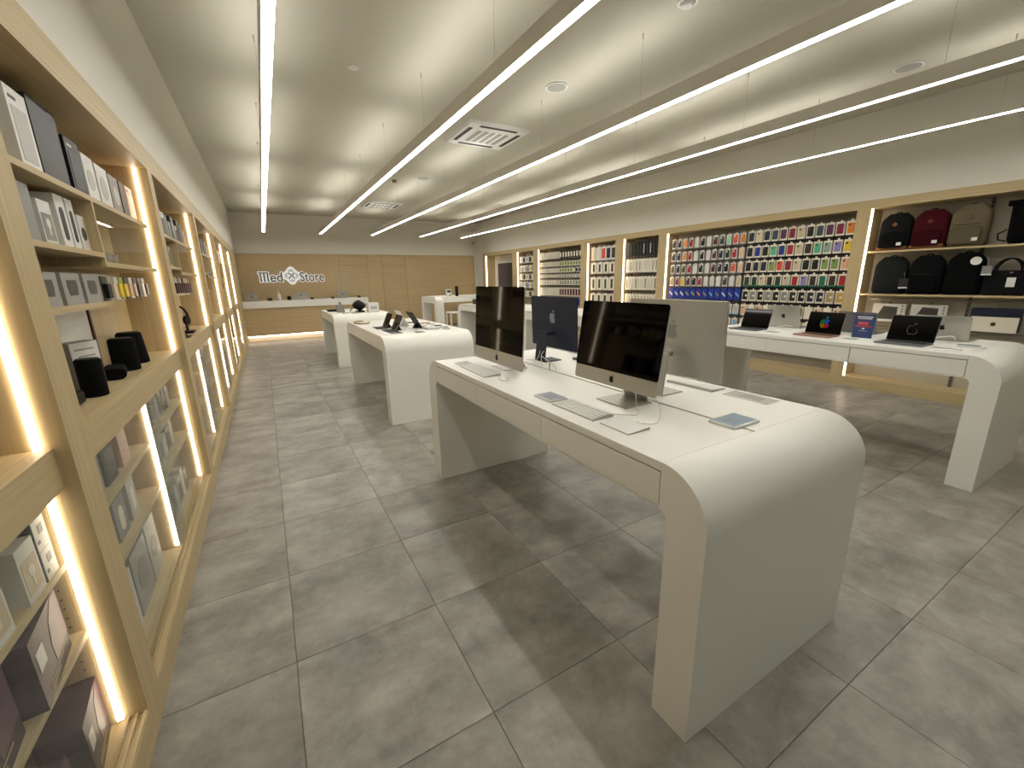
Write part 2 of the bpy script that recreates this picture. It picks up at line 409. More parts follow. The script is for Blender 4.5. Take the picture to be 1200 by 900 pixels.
for k in range(0, 6):
    y0 = 1.76+PITCH*(k-1); y1 = 1.62+PITCH*k
    nm = {-2: 'leftmost wall cabinet bay behind the camera', -1: 'left wall cabinet bay beside the camera', 0: 'nearest left wall cabinet bay, cut by the photo edge',
          1: 'second left wall cabinet bay, with black speakers on its counter', 2: 'third left wall cabinet bay, with a headphone stand on its counter',
          3: 'fourth left wall cabinet bay from the camera', 4: 'fifth left wall cabinet bay from the camera', 5: 'last left wall cabinet bay, next to the reception counter'}[k]
    wall_cabinet(y0, y1, nm, None, k == 1)
t = thing('filler_panel', 'narrow oak filler panel between last cabinet bay and back wall', 'panel', (XL, 12.27+.14, 0))
MB().box(-.08, -.001, .001, YB-.03-12.41, 0, WT).build('board', wood_v, t)

# --- boxes: local front +X, width along Y, origin bottom centre, body goes to -X
CACHE = {}
def carton_mesh(w, h, d):
    k = ('c', round(w, 3), round(h, 3), round(d, 3))
    return k, lambda: MB().box(-d, 0, -w/2, w/2, 0, h)
def cmesh(key, fn, name, m):
    key = (key, m.name)
    if key not in CACHE: CACHE[key] = fn().mesh(name, m)
    return CACHE[key]
COLS = {'white': 'dcdad4', 'black': '121111', 'charcoal': '2b2a29', 'grey': '8c8a86', 'pale grey': 'b9b6b0', 'silver': '9a9894', 'pink': 'd6a99a', 'purple': '3a2433', 'navy': '20283f',
        'blue': '1f3590', 'light blue': '7fb2cf', 'orange': 'e0852b', 'red': 'a8232f', 'coral': 'e0533e', 'maroon': '561b24', 'mint': 'a9d6ae', 'peach': 'e2b48e', 'olive': '4c4526', 'yellow': 'e8c63a',
        'tan': 'a8946c', 'crimson': '8a1f33', 'cream': 'd9ccb0', 'slate': '3a4c56', 'plum': '5b2752', 'sand': 'c4b096', 'green': '55b48a', 'leaf green': '7f9a52', 'sage': '8ca596', 'lavender': '8d83bb',
        'brown': '3a2a22', 'dark green': '25402f', 'teal': '1f6b54', 'lime': '9bb036', 'dark grey': '4a4844', 'beige': 'cdb99c', 'gold': 'c9a35c', 'ivory': 'e6dfcc'}
def cm(c): return mat('print_'+c.replace(' ', '_'), COLS[c], .45)
def carton(y, z, w, h, c, art, label, x=-.64, d=.15, name='product_box', cat='box', group=None, rz=0, art_shape='panel'):
    k, fn = carton_mesh(w, h, d)
    t = put(name, None, None, (x, y, z), rz); tag(t, label, cat, group)
    put('carton', cmesh(k, fn, 'carton', cm(c)), t)
    if art:
        def af():
            if art_shape == 'pill': return MB().prism(rrect(w*.42, h*.62, w*.2, 4, 0, h*.47), 0, .0012, 'x')
            if art_shape == 'disc': return MB().prism(rrect(w*.6, w*.6, w*.3, 5, 0, h*.5), 0, .0012, 'x')
            if art_shape == 'cup': return MB().prism([(-w*.22, h*.3), (w*.22, h*.3), (w*.28, h*.55), (w*.25, h*.78), (-w*.25, h*.78), (-w*.28, h*.55)], 0, .0012, 'x')
            if art_shape == 'bulb': return MB().prism(rrect(w*.8, h*.6, .004, 2, 0, h*.42), 0, .001, 'x')
            return MB().box(0, .0012, -w*.36, w*.36, h*.14, h*.78)
        put('front_print', cmesh(('a', art_shape)+k, af, 'front_print', cm(art)), t)
        if art_shape == 'bulb':
            put('picture', cmesh(('b',)+k, lambda: MB().prism(rrect(w*.34, w*.34, w*.17, 5, 0, h*.5), .001, .002, 'x').box(.001, .002, -w*.06, w*.06, h*.24, h*.42), 'picture', cm('ivory')), t)
        if h > .15 and art_shape == 'panel':
            put('title_line', cmesh(('t',)+k, lambda: MB().box(0, .001, -w*.36, -w*.02, h*.86, h*.90), 'title_line', cm('dark grey' if c in ('white', 'pink', 'ivory', 'pale grey') else 'pale grey')), t)
    return t
G = 'boxes on the left wall shelves'
B1 = 'of the second left bay'
# bay 1, top shelf
for i, (a, b, hh, c, art, sh, what) in enumerate((
    (2.165, 2.32, .265, 'white', 'pale grey', 'panel', 'tall white box with pale grey picture'), (2.335, 2.585, .29, 'charcoal', None, 'panel', 'largest charcoal box'),
    (2.635, 2.80, .235, 'black', 'charcoal', 'panel', 'black box beside the largest charcoal one'), (2.82, 2.975, .215, 'white', 'pale grey', 'disc', 'first white box with round grey picture'),
    (3.0, 3.19, .21, 'white', 'pale grey', 'disc', 'second white box with round grey picture'), (3.215, 3.385, .205, 'grey', 'pale grey', 'disc', 'grey box with a light arc'),
    (3.41, 3.51, .205, 'charcoal', None, 'panel', 'thin charcoal box'), (3.535, 3.70, .205, 'pink', 'cream', 'panel', 'pink box nearest the light strip'))):
    carton((a+b)/2, 1.94, b-a, hh, c, art, what+' on top shelf '+B1, group=G, art_shape=sh)
for i, (a, b, hh, c, art, sh, what) in enumerate((
    (2.02, 2.14, .19, 'grey', None, 'panel', 'grey box at the left end'), (2.18, 2.285, .155, 'white', 'grey', 'bulb', 'small box with a light bulb picture'),
    (2.345, 2.44, .20, 'white', 'charcoal', 'pill', 'first tall box with black pill shape'), (2.455, 2.53, .20, 'white', 'charcoal', 'pill', 'second tall box with black pill shape'),
    (2.55, 2.64, .15, 'white', 'dark grey', 'disc', 'short box with dark disc'))):
    carton((a+b)/2, 1.70, b-a, hh, c, art, what+', second shelf '+B1, group=G, art_shape=sh)
for i, (a, b, hh, c) in enumerate(((1.98, 2.17, .12, 'silver'), (2.21, 2.395, .12, 'silver'), (2.435, 2.62, .12, 'silver'))):
    carton((a+b)/2, 1.485, b-a, hh, c, 'dark grey', '%s silver box with dark picture from the left, third shelf %s' % (ORD[i+1], B1), group=G, art_shape='cup')
for i in range(4):
    t = thing('small_tub', '%s small clear tub behind glass %s' % (ORD[i+1], B1), 'tub', (-.70, 2.78+i*.12, 1.662), group='clear tubs behind glass')
    MB().cyl((0, 0, 0), .035, .05, 14, r2=.04).build('tub', cm('silver'), t); MB().cyl((0, 0, .05), .042, .008, 14).build('lid', cm('pale grey'), t)
# hanging pouches
def pouch(x, y, z, w, h, c, ins, label, rz=0, cat='pouch', group=None, name='hanging_pouch'):
    t = put(name, None, None, (x, y, z), rz); tag(t, label, cat, group)
    put('card', cmesh(('pc', w, h), lambda: MB().box(-.004, 0, -w/2, w/2, -h, 0), 'card', cm(c)), t)
    put('blister', cmesh(('pb', w, h), lambda: MB().prism(rrect(w*.74, h*.6, w*.12, 3, 0, -h*.6), 0, .018, 'x'), 'blister', cm(ins)), t)
    return t
for i, (c, ins) in enumerate((('dark green', 'black'), ('pale grey', 'cream'), ('white', 'yellow'), ('lime', 'yellow'), ('black', 'peach'), ('white', 'sand'), ('charcoal', 'brown'), ('black', 'ivory'), ('silver', 'charcoal'))):
    pouch(-.66, 2.78+i*.098, 1.60, .075, .115, c, ins, '%s accessory pouch from the left on the hook rail %s' % (ORD[i+1], B1), group='hanging pouches')
# counter of bay 1
t = thing('bluetooth_speaker', 'black cylinder speaker standing in front of the leaflet stand', 'speaker', (-.668, 2.345, 1.108))
MB().cyl((0, 0, 0), .042, .156, 28).build('fabric_body', fabric, t, .006); MB().cyl((0, 0, .156), .036, .003, 24).build('top_plate', blk, t)
t = thing('display_carton', 'upright grey and white printed carton behind the black cylinder speaker', 'box', (-.735, 2.50, 1.108), -.42)
MB().box(-.03, .03, -.07, .07, 0, .215).build('carton', cm('grey'), t); MB().box(.030, .031, -.068, .068, .002, .213).build('front_print', cm('white'), t)
for k in range(5): MB().box(.031, .0316, -.05+.01*(k % 2), .045, .18-k*.03, .186-k*.03).build('text_line', cm('grey'), t)
def can_speaker(x, y, r, r2, h, label, n='bluetooth_speaker'):
    t = thing(n, label, 'speaker', (x, y, 1.108))
    MB().cyl((0, 0, 0), r, h, 28, r2=r2).build('fabric_body', fabric, t, .008); MB().cyl((0, 0, h), r2*.85, .004, 24).build('top_plate', blk, t)
    return t
can_speaker(-.70, 2.99, .058, .056, .172, 'left of the two big black speakers on the second bay counter')
can_speaker(-.722, 3.25, .072, .058, .18, 'right, tapered one of the two big black speakers on the counter')
t = thing('portable_speaker', 'flat black oval speaker lying between the carton and big speakers', 'speaker', (-.70, 2.775, 1.108), .2)
MB().prism(rrect(.09, .055, .026, 5, 0, .029), -.09, .09, 'y').build('body', fabric, t, .004); MB().tube([(.04, .08, .02), (.07, .11, .01), (.05, .13, .006), (.02, .10, .01)], .003).build('loop', blk, t)
t = thing('black_gadget', 'small black device at the left end of second bay counter', 'device', (-.68, 2.17, 1.108))
MB().prism(rrect(.03, .05, .012, 4, 0, .028), -.05, .05, 'y').build('body', blk, t); MB().tube([(-.02, 0, .02), (-.06, .05, .012), (-.11, .12, .006), (-.15, .2, .006)], .003).build('cable', blk, t)
# bay 1 lower cabinet
def row(items, z, side, labf, x=-.66, d=.15):
    for i, (a, b, hh, c, art, sh) in enumerate(items):
        carton((a+b)/2, z, b-a, hh, c, art, labf(i, c), group=G, art_shape=sh, x=x, d=d)
nm = lambda shelf, bay: (lambda i, c: '%s box, %s from the left on %s glazed shelf %s' % (c, ORD[i+1], shelf, bay))
row([(1.80, 1.93, .18, 'grey', None, 'panel'), (1.97, 2.15, .185, 'silver', 'grey', 'pill'), (2.19, 2.33, .18, 'charcoal', 'dark grey', 'panel'), (2.41, 2.53, .19, 'pink', None, 'panel')], .755, 0, nm('upper', B1))
row([(1.82, 1.93, .18, 'silver', 'grey', 'panel'), (1.97, 2.12, .17, 'pale grey', 'charcoal', 'panel'), (2.16, 2.30, .175, 'grey', 'ivory', 'pill'), (2.36, 2.47, .18, 'pale grey', 'ivory', 'pill')], .51, 0, nm('middle', B1))
row([(1.80, 1.96, .22, 'white', 'grey', 'disc'), (1.98, 2.16, .27, 'white', 'grey', 'disc'), (2.18, 2.42, .29, 'silver', 'grey', 'disc'), (2.44, 2.62, .30, 'pale grey', 'grey', 'disc')], .125, 0, nm('bottom', B1))
RB1 = 'right half of second bay'
for zz, hh, nmz, cs in ((.755, .17, 'upper', ['grey', 'silver', 'charcoal', 'pale grey', 'silver', 'grey', 'black', 'silver']), (.51, .17, 'middle', ['cream', 'ivory', 'grey', 'pale grey', 'ivory', 'silver', 'cream']), (.125, .2, 'bottom', ['charcoal', 'grey', 'silver', 'grey', 'pale grey', 'ivory', 'ivory', 'silver'])):
    n = len(cs); y = 2.76
    for i, c in enumerate(cs):
        ww = .078+.02*((i*7) % 3)/2
        if y+ww > 3.62: break
        carton(y+ww/2, zz, ww, hh*(1-.1*((i*5) % 3)), c, 'dark grey' if i % 2 else None, '%s box, %s from left, %s shelf, %s' % (c, ORD[i+1], nmz, RB1), group=G, x=-.67, d=.12); y += ww+.022
# bay 0 lower cabinet (nearest)
B0 = 'in the nearest cabinet'
for i, (a, b) in enumerate(((1.09, 1.19), (1.235, 1.335), (1.415, 1.51))):
    t = carton((a+b)/2, .755, b-a, .155, 'white', 'beige', '%s white light bulb box from the left %s' % (ORD[i+1], B0), group='bulb boxes in nearest cabinet', art_shape='bulb', x=-.632, d=.10)
for k, z in enumerate((.755, .845)):
    t = thing('bulb_carton', ['lower', 'upper'][k]+' of two stacked small white and navy boxes '+B0, 'box', (-.632, 1.553, z), group='stacked small boxes')
    MB().box(-.09, 0, -.032, .038, 0, .088).build('carton', cm('white'), t); MB().box(-.09, .0005, -.036, -.031, 0, .088).build('spine', cm('navy'), t)
    MB().box(0, .001, -.005, .02, .045, .07).build('picture', cm('grey'), t); MB().box(0, .001, -.022, -.010, .02, .03).build('print_mark', cm('navy'), t)
def purple(y, z, w, h, label, rz=.12):
    t = thing('router_box', label, 'box', (-.632, y, z), rz)
    MB().box(-.10, 0, -w/2, w/2, 0, h).build('carton', cm('purple'), t)
    MB().prism([(w*.02, h*.22), (w*.5, h*.30), (w*.5, h*.98), (w*.30, h*.98), (w*.10, h*.80), (w*.0, h*.5)], 0, .001, 'x').build('front_print', cm_p, t)
    MB().box(0, .0012, -w*.42, -w*.20, h*.48, h*.76).build('sticker', cm('white'), t)
    MB().box(0, .0012, -w*.30, w*.25, h*.16, h*.18).box(0, .0012, -w*.30, w*.05, h*.10, h*.12).build('text_line', cm('tan'), t)
cm_p = mat('print_mauve', '5d3a4b', .4)
purple(1.44, .51, .25, .20, 'purple router box on the middle shelf '+B0)
purple(1.15, .51, .25, .20, 'leftmost purple router box, middle shelf '+B0)
purple(1.52, .125, .21, .21, 'purple router box at the bottom right '+B0)
purple(1.26, .125, .22, .19, 'purple router box at the bottom left '+B0)

# bays 2..5
rnd = random.Random(3)
BN = {2: 'third', 3: 'fourth', 4: 'fifth', 5: 'last'}
for k in (2, 3, 4, 5):
    y0 = 1.76+PITCH*(k-1); y1 = 1.62+PITCH*k; bn = BN[k]+' left bay'
    y = y0+.35; i = 0
    while y < y1-.18:
        ww = rnd.choice((.09, .12, .16)); c = rnd.choice(('white', 'pale grey', 'silver', 'charcoal', 'white', 'grey') if k != 3 else ('charcoal', 'brown', 'grey', 'black'))
        i += 1; carton(y+ww/2, 1.94, ww, rnd.choice((.16, .2, .22)), c, rnd.choice(('grey', 'dark grey', None)), '%s box, %s from the left on top shelf, %s' % (c, ORD[i], bn), group=G, art_shape=rnd.choice(('panel', 'disc'))); y += ww+.03
    y = y0+.30; i = 0
    while y < y0+.75:
        i += 1; c = rnd.choice(('white', 'grey', 'silver')); carton(y+.05, 1.70, .1, .17, c, 'dark grey', '%s box, %s from the left on second shelf, %s' % (c, ORD[i], bn), group=G, art_shape='pill'); y += .13
    if k in (2, 4):
        for i in range(10):
            c, ins = rnd.choice((('black', 'ivory'), ('charcoal', 'peach'), ('black', 'brown'), ('silver', 'charcoal'), ('white', 'maroon')))
            pouch(-.66, y0+.55+i*.12, 1.62, .08, .16, c, ins, '%s hanging pouch from the left in %s' % (ORD[i+1], bn), group='hanging pouches')
    for half in (0, 1):
        for (z, sn) in ((.755, 'upper'), (.51, 'middle'), (.125, 'bottom')):
            y = y0+.06+half*1.0; i = 0; ye = y0+.9+half*.98
            while y < ye:
                ww = rnd.choice((.08, .1, .14)); c = rnd.choice(('cream', 'ivory', 'pale grey', 'silver', 'charcoal', 'pink')); i += 1
                if y+ww > ye: break
                carton(y+ww/2, z, ww, rnd.choice((.14, .17, .19)), c, rnd.choice(('grey', None)), '%s box, %s from left, %s glazed shelf, %s half of %s' % (c, ORD[i], sn, ('left', 'right')[half], bn), group=G, x=-.67, d=.12); y += ww+.05
# headphone stands and gadgets
def headphones(x, y, z, label, rz=0, s=1):
    t = thing('headphones', label, 'headphones', (x, y, z), rz)
    st = MB().cyl((0, 0, 0), .05*s, .012, 20).tube([(0, 0, .01), (0, 0, .25*s)], .008).build('stand', blk, t)
    MB().tube([(0, .09*s*math.cos(a), (.17+.1*math.sin(a))*s) for a in [PI*q/12 for q in range(13)]], .009*s).build('headband', blk, t)
    for sy in (-1, 1):
        MB().cyl((0, sy*.085*s-.02*s*(sy > 0)-0, .14*s), .04*s, .022*s, 18, axis='y').build('ear_cup', blk, t)
    return t
headphones(-.70, 4.75, 1.108, 'black headphones on a stand on the third left bay counter', 1.2)
t = thing('charging_dock', 'black dock beside the headphone stand on third bay counter', 'dock', (-.68, 5.05, 1.108)); MB().box(-.05, .05, -.08, .08, 0, .02).build('base', blk, t, .004); MB().prism(rrect(.012, .10, .005, 3, 0, .07), -.05, .05, 'y').build('stand', blk, t)
t = thing('phone_tray', 'thin dark plate on the counter of the third left bay', 'tray', (-.64, 4.62, 1.108)); MB().box(-.03, .03, -.07, .07, 0, .008).build('plate', blk, t)
t = thing('phone_holder', 'black phone holder hanging in the fourth left bay', 'holder', (-.70, 6.85, 1.108)); MB().tube([(0, 0, 0), (0, 0, .3)], .006).cyl((0, 0, 0), .05, .01, 16).build('stand', blk, t); MB().box(-.01, .015, -.05, .05, .26, .38).build('holder', blk, t, .004)
t = thing('tablet_easel', 'small black easel on the fourth left bay counter', 'stand', (-.66, 7.35, 1.108)); MB().box(-.012, 0, -.09, .09, 0, .10, Matrix.Rotation(-.5, 4, 'Y')).build('plate', blk, t); MB().box(-.07, 0, -.01, .01, 0, .012).build('foot', blk, t)

# ------------------------------------------------------------------ right wall display niches
HR, BRZ = 2.325, .135
def niche(y0, y1, st0, label, back=peg, backx=7.20, led=True, shelves=()):
    """opening y0..y1, near stile st0..y0 belongs to it"""
    t = thing('display_niche', label, 'display cabinet', (XR, y0, 0)); L = y1-y0; s = st0-y0; D = RB-XR
    P = lambda nm, mb, mt=wood_h, bev=0: mb.build(nm, mt, t, bev)
    P('stile', MB().box(0, .06, s, 0, 0, WT), wood_v)
    P('side_panel', MB().box(.06, D, -.04, 0, 0, WT), wood_v); P('side_panel', MB().box(.06, D, L, L+.04, 0, WT), wood_v)
    P('header', MB().box(0, .06, 0, L, HR, WT)); P('top_board', MB().box(.06, D, 0, L, HR, HR+.02))
    P('plinth', MB().box(0, .06, 0, L, 0, BRZ)); P('bottom_board', MB().box(.06, D, 0, L, BRZ-.02, BRZ))
    nb = max(1, round(L/.9)) if back is peg else 1
    for i in range(nb):
        P('back_panel', MB().box(backx-XR, backx-XR+.012, i*L/nb+.003, (i+1)*L/nb-.003, BRZ, HR), back)
    if led:
        P('led_strip', MB().box(.012, .034, L-.016, L-.001, BRZ+.002, HR-.002), led_m)
    for z, x0 in shelves: P('shelf', MB().box(x0-XR, backx-XR, 0.001, L-.018, z-.022, z))
    return t
n7 = niche(.60, 2.64, .30, 'right wall niche with backpacks and bags on two shelves', mat('pale_back_panel', 'b3ab98', .7), shelves=((1.80, 6.93), (1.26, 6.93)))
n6 = niche(2.79, 5.85, 2.64, 'wide right wall niche full of hanging phone case packs')
n5 = niche(6.05, 7.0, 5.85, 'narrow niche of black and white hanging packs left of phone case wall')
n4 = niche(7.25, 8.2, 7.0, 'niche of tablet covers with one orange-red cover')
n3 = niche(8.44, 10.35, 8.2, 'niche of small white and green accessory packs')
n2 = niche(10.6, 11.5, 10.35, 'narrow niche of boxed headphones right of the doorway')
n1 = niche(11.8, 13.65, 11.5, 'doorway niche at the far end of the right wall', white_wall, 7.24)
t = thing('end_stile', 'oak end stile at the far end of the right wall', 'panel', (XR, 13.691, 0)); MB().box(0, .06, 0, .168, 0, WT).build('board', wood_v, t)
t = struct(put('trim_2', None, None, (XR, YF, 0)), 'oak wall panel right of the bag niche'); MB().box(0, .06, 0, .30-YF, 0, WT).build('board', wood_h, t)
t = struct(put('trim_3', None, None, (XL, YF, 0)), 'oak wall panel left of the nearest cabinet bays'); MB().box(-.08, 0, 0, -.64-YF, 0, WT).build('board', wood_h, t)
d3 = put('door_3', None, None, (7.22, 12.70, .135)); struct(d3, 'dark door in a white frame inside the far right niche')
MB().box(-.05, .015, -.72, -.64, 0, 2.0).box(-.05, .015, .62, .70, 0, 2.0).box(-.05, .015, -.64, .62, 1.93, 2.0).build('door_frame', white_wall, d3)
MB().box(-.035, .01, -.64, .62, .01, 1.93).build('door_leaf', mat('dark_door', '2b252c', .45), d3); MB().cyl((-.07, .5, 1.0), .012, .05, 10, axis='x').build('door_handle', steel, d3)
# vertical perforated uprights and rails in the bag niche
for yy in (.62,): pass
MB().box(7.188-XR, 7.20-XR, 1.02, 1.05, BRZ, HR).build('upright', railw, n7)
for k in range(44): MB().box(7.186-XR, 7.189-XR, 1.029, 1.041, .2+k*.048, .222+k*.048).build('slot', darkgap, n7)
for z in (1.17, .82, .78): MB().box(7.15-XR, 7.17-XR, .02, 1.98, z, z+.02).build('hang_rail', steel, n7)

# --- packs facing -x
def pmesh(kind, w, h, d):
    if kind == 'pack': return lambda: MB().box(0, d, -w/2, w/2, 0, h).box(d*.4, d*.5, -w*.13, w*.13, h, h+.022)
    if kind == 'case': return lambda: MB().prism(rrect(w*.76, h*.74, w*.12, 3, 0, h*.50), -.004, 0, 'x')
    if kind == 'case2': return lambda: MB().prism([(-w*.36, h*.14), (w*.36, h*.14), (w*.36, h*.86), (-w*.36, h*.86)], -.003, 0, 'x')
    if kind == 'lens': return lambda: MB().prism(rrect(w*.26, w*.26, w*.12, 4, w*.14, h*.72), -.006, -.004, 'x')
    if kind == 'disc': return lambda: MB().prism(rrect(w*.34, w*.34, w*.17, 4, -w*.17, h*.5), -.005, -.003, 'x')
    if kind == 'band': return lambda: MB().box(-.002, d, -w/2-.001, w/2+.001, 0, h*.13)
    if kind == 'slash': return lambda: MB().prism([(-w*.30, h*.25), (w*.30, h*.55), (w*.30, h*.72), (-w*.30, h*.42)], -.002, 0, 'x')
    if kind == 'slot': return lambda: MB().prism(rrect(w*.34, h*.7, w*.12, 3, 0, h*.5), -.002, 0, 'x')
def pack(x, y, z, w, h, d, c, marks, label, group, name='accessory_pack', cat='package'):
    t = put(name, None, None, (x, y, z)); tag(t, label, cat, group)
    put('card_body', cmesh(('p', w, h, d), pmesh('pack', w, h, d), 'card_body', cm(c)), t)
    for nm2, kind, cc in marks:
        put(nm2, cmesh((kind, w, h, d), pmesh(kind, w, h, d), nm2, cm(cc)), t)
    return t
LBK = [['black', 'navy', 'orange', 'red', 'white', 'black', 'white', 'maroon', 'navy', 'mint', 'coral', 'orange'],
       ['black', 'navy', 'orange', 'red', 'white', 'black', 'white', 'maroon', 'navy', 'black', 'red', 'peach'],
       ['olive', 'navy', 'olive', 'red', 'white', 'black', 'white', 'maroon', 'navy', 'black', 'coral', 'peach'],
       ['tan', 'crimson', 'yellow', 'maroon', 'black', 'red', 'white', 'white', 'white', 'dark grey', 'white', 'beige'],
       ['white', 'white', 'white', 'lime', 'lime', 'orange', 'grey', 'light blue', 'grey', 'white', 'grey', 'light blue'],
       ['light blue']*12, ['pink', 'light blue']*6]
RBK = [['navy', 'cream', 'navy', 'slate', 'plum', 'crimson', 'sand', 'black', 'slate', 'plum', 'crimson', 'orange'],
       ['black', 'blue', 'black', 'green', 'blue', 'red', 'sand', 'brown', 'green', 'sage', 'lavender', 'yellow'],
       ['black', 'navy', 'navy', 'leaf green', 'coral', 'crimson', 'beige', 'black', 'black', 'leaf green', 'leaf green', 'peach'],
       ['dark green', 'dark green', 'beige', 'brown', 'dark green', 'sand', 'red', 'lavender', 'brown', 'teal', 'brown', 'red'],
       ['black', 'grey', 'black', 'grey', 'black', 'grey', 'charcoal', 'black', 'navy', 'navy', 'tan', 'gold'],
       ['peach', 'ivory', 'peach', 'ivory', 'peach', 'ivory', 'peach', 'brown', 'ivory', 'peach', 'ivory', 'peach'],
       ['ivory']*12]
ZR = [2.036, 1.802, 1.572, 1.345, 1.112, .875, .64]
for r in range(7):
    rn = ORD[r+1]
    for i in range(12):
        y = 5.745-i*.1245; z = ZR[r]
        cc = LBK[r][i]
        if r < 4: pack(6.97, y, z, .088, .168, .022, 'white', [('phone_case', 'case', cc)] + ([('lens_cutout', 'lens', 'ivory')] if cc not in ('white',) else []), '%s phone case pack, %s from left in %s row of case wall' % (cc, ORD[i+1], rn), 'phone case packs', 'phone_case_pack')
        elif r == 4: pack(6.97, y, z, .112, .195, .022, 'blue', [('diagonal_print', 'slash', cc), ], 'blue screen glass pack with %s print, %s from left in fifth row' % (cc, ORD[i+1]), 'phone case packs', 'screen_glass_pack')
        else: pack(6.97, y, z, .10, .17, .022, 'white', [('base_band', 'band', cc), ('phone_case', 'case2', 'pale grey' if r == 5 else cc)], 'white pack with %s base, %s from left in %s row of case wall' % (cc, ORD[i+1], rn), 'phone case packs', 'phone_case_pack')
        y = 4.225-i*.1235; cc = RBK[r][i]
        lab = '%s phone case pack, %s from left in %s row of case wall' % (cc, ORD[i+13] if i < 8 else {8: 'fourth', 9: 'third', 10: 'second', 11: 'first'}[i], rn)
        if i >= 8: lab = lab.replace('from left', 'from right')
        mk = [('phone_case', 'case2' if r in (3,) else 'case', cc)]
        if r == 3: mk.append(('green_band', 'band', 'teal'))
        if r == 4: mk.append(('camera_ring', 'disc', 'ivory'))
        elif cc not in ('white', 'ivory'): mk.append(('lens_cutout', 'lens', 'dark grey'))
        pack(6.96, y, z-.004, .104, .18, .024, 'ivory', mk, lab, 'phone case packs', 'phone_case_pack')
    MB().box(7.0-XR, 7.02-XR, .02, 1.54, ZR[r]-.035, ZR[r]-.012).build('hook_rail', pegd, n6)
    MB().box(6.99-XR, 7.2-XR, 1.56, 3.03, ZR[r]-.028, ZR[r]-.018).build('hook_rail', railw, n6)
MB().box(7.10-XR, 7.11-XR, .02, 1.50, .3, 2.19).build('dark_backing', pegd, n6)

# niche 5
for i in range(10):
    y = 6.93-i*.088
    a = '%s from the left' % ORD[i+1]
    pack(6.95, y, 1.965, .078, .275, .03, 'black', [('stripe', 'slot', 'pale grey' if i in (5, 7) else 'charcoal')], 'tall black hanging pack, %s in the black row' % a, 'black hanging packs')
    pack(6.95, y, 1.625, .078, .27, .03, 'ivory', [('window', 'slot', 'grey' if i in (1, 3, 4, 8, 9) else 'pale grey')], 'tall white hanging pack, %s under the black row' % a, 'white hanging packs')
    pack(6.95, y, 1.26, .078, .275, .03, 'ivory', [('window', 'slot', 'pale grey' if i % 3 else 'dark grey')], 'tall white hanging pack, %s in the lower white row' % a, 'white hanging packs')
    pack(6.95, y, .93, .078, .24, .03, 'ivory', [('window', 'slot', 'tan')], 'white hanging pack, %s in the lowest white row' % a, 'white hanging packs')
for z in (1.945, 1.605, 1.235): MB().box(6.96-XR, 7.2-XR, .01, .93, z-.01, z).build('hook_rail', railw, n5)
# niche 4
R4 = [['cream', 'white', 'coral', 'navy', 'dark green'], ['olive', 'slate', 'dark green', 'maroon'], ['olive', 'dark grey', 'olive', 'brown'], ['charcoal', 'brown', 'charcoal', 'maroon']]
for r, (z, hh) in enumerate(((1.925, .30), (1.62, .255), (1.24, .30), (.93, .23))):
    n = len(R4[r])
    for i, c in enumerate(R4[r]):
        w_ = .16 if r == 0 else .19; y = 8.10-(i+.3)*.84/n
        pack(6.95, y, z, w_, hh, .03, 'ivory' if r else ('cream' if i == 0 else 'white'), [('cover', 'slot' if r else 'case2', c)], '%s tablet cover, %s from the left in %s row of cover niche' % (c, ORD[i+1], ORD[r+1]), 'tablet covers', 'tablet_cover', 'tablet cover')
    MB().box(6.96-XR, 7.2-XR, .01, .93, z-.02, z-.01).build('hook_rail', railw, n4)
# niche 3
Z3 = [(2.05, .17), (1.85, .115), (1.685, .108), (1.55, .078), (1.36, .125), (1.07, .21)]
for r, (z, hh) in enumerate(Z3):
    for i in range(16):
        y = 10.27-i*.1145
        if i < 8: c, k2, m2 = 'ivory', 'slot', 'pale grey'
        else:
            c, m2 = [('black', 'ivory'), ('ivory', 'leaf green'), ('ivory', 'leaf green'), ('ivory', 'pale grey'), ('ivory', 'silver'), ('ivory', 'maroon')][r]; k2 = 'case'
            if r == 2 and i > 12: c, m2 = ('leaf green', 'ivory') if i < 14 else ('white', 'navy')
        pack(6.94, y, z, .085, hh, .02, c, [('print_panel', k2, m2)], '%s accessory pack, %s from left, %s row of small-pack niche' % (c, ORD[i+1], ORD[r+1]), 'small accessory packs')
    MB().box(6.95-XR, 7.2-XR, .02, 1.88, z-.03, z-.008).build('hook_rail', railw, n3)
for i in range(3):
    t = thing('blue_pack', '%s blue pack low in the small-pack niche' % ORD[i+1], 'package', (6.94, 8.75-i*.1, .84), group='blue packs'); MB().box(0, .03, -.04, .04, 0, .18).build('carton', cm('blue'), t)
# niche 2
for r, z in enumerate((2.0, 1.74, 1.50, 1.26, 1.0)):
    for i in range(5):
        y = 11.40-i*.17; c = ['white', 'ivory', 'ivory', 'white', 'ivory'][r]
        pack(6.96, y, z, .13, .18, .05, c, [('picture', 'case' if (r+i) % 2 else 'disc', 'black' if r in (0, 2) or i == 3 else 'grey')], '%s boxed headset, %s from the left in %s row near doorway' % (c, ORD[i+1], ORD[r+1]), 'boxed headsets', 'headset_box', 'box')
    MB().box(6.95-XR, 7.2-XR, .01, .88, z-.022, z-.006).build('shelf', railw, n2)

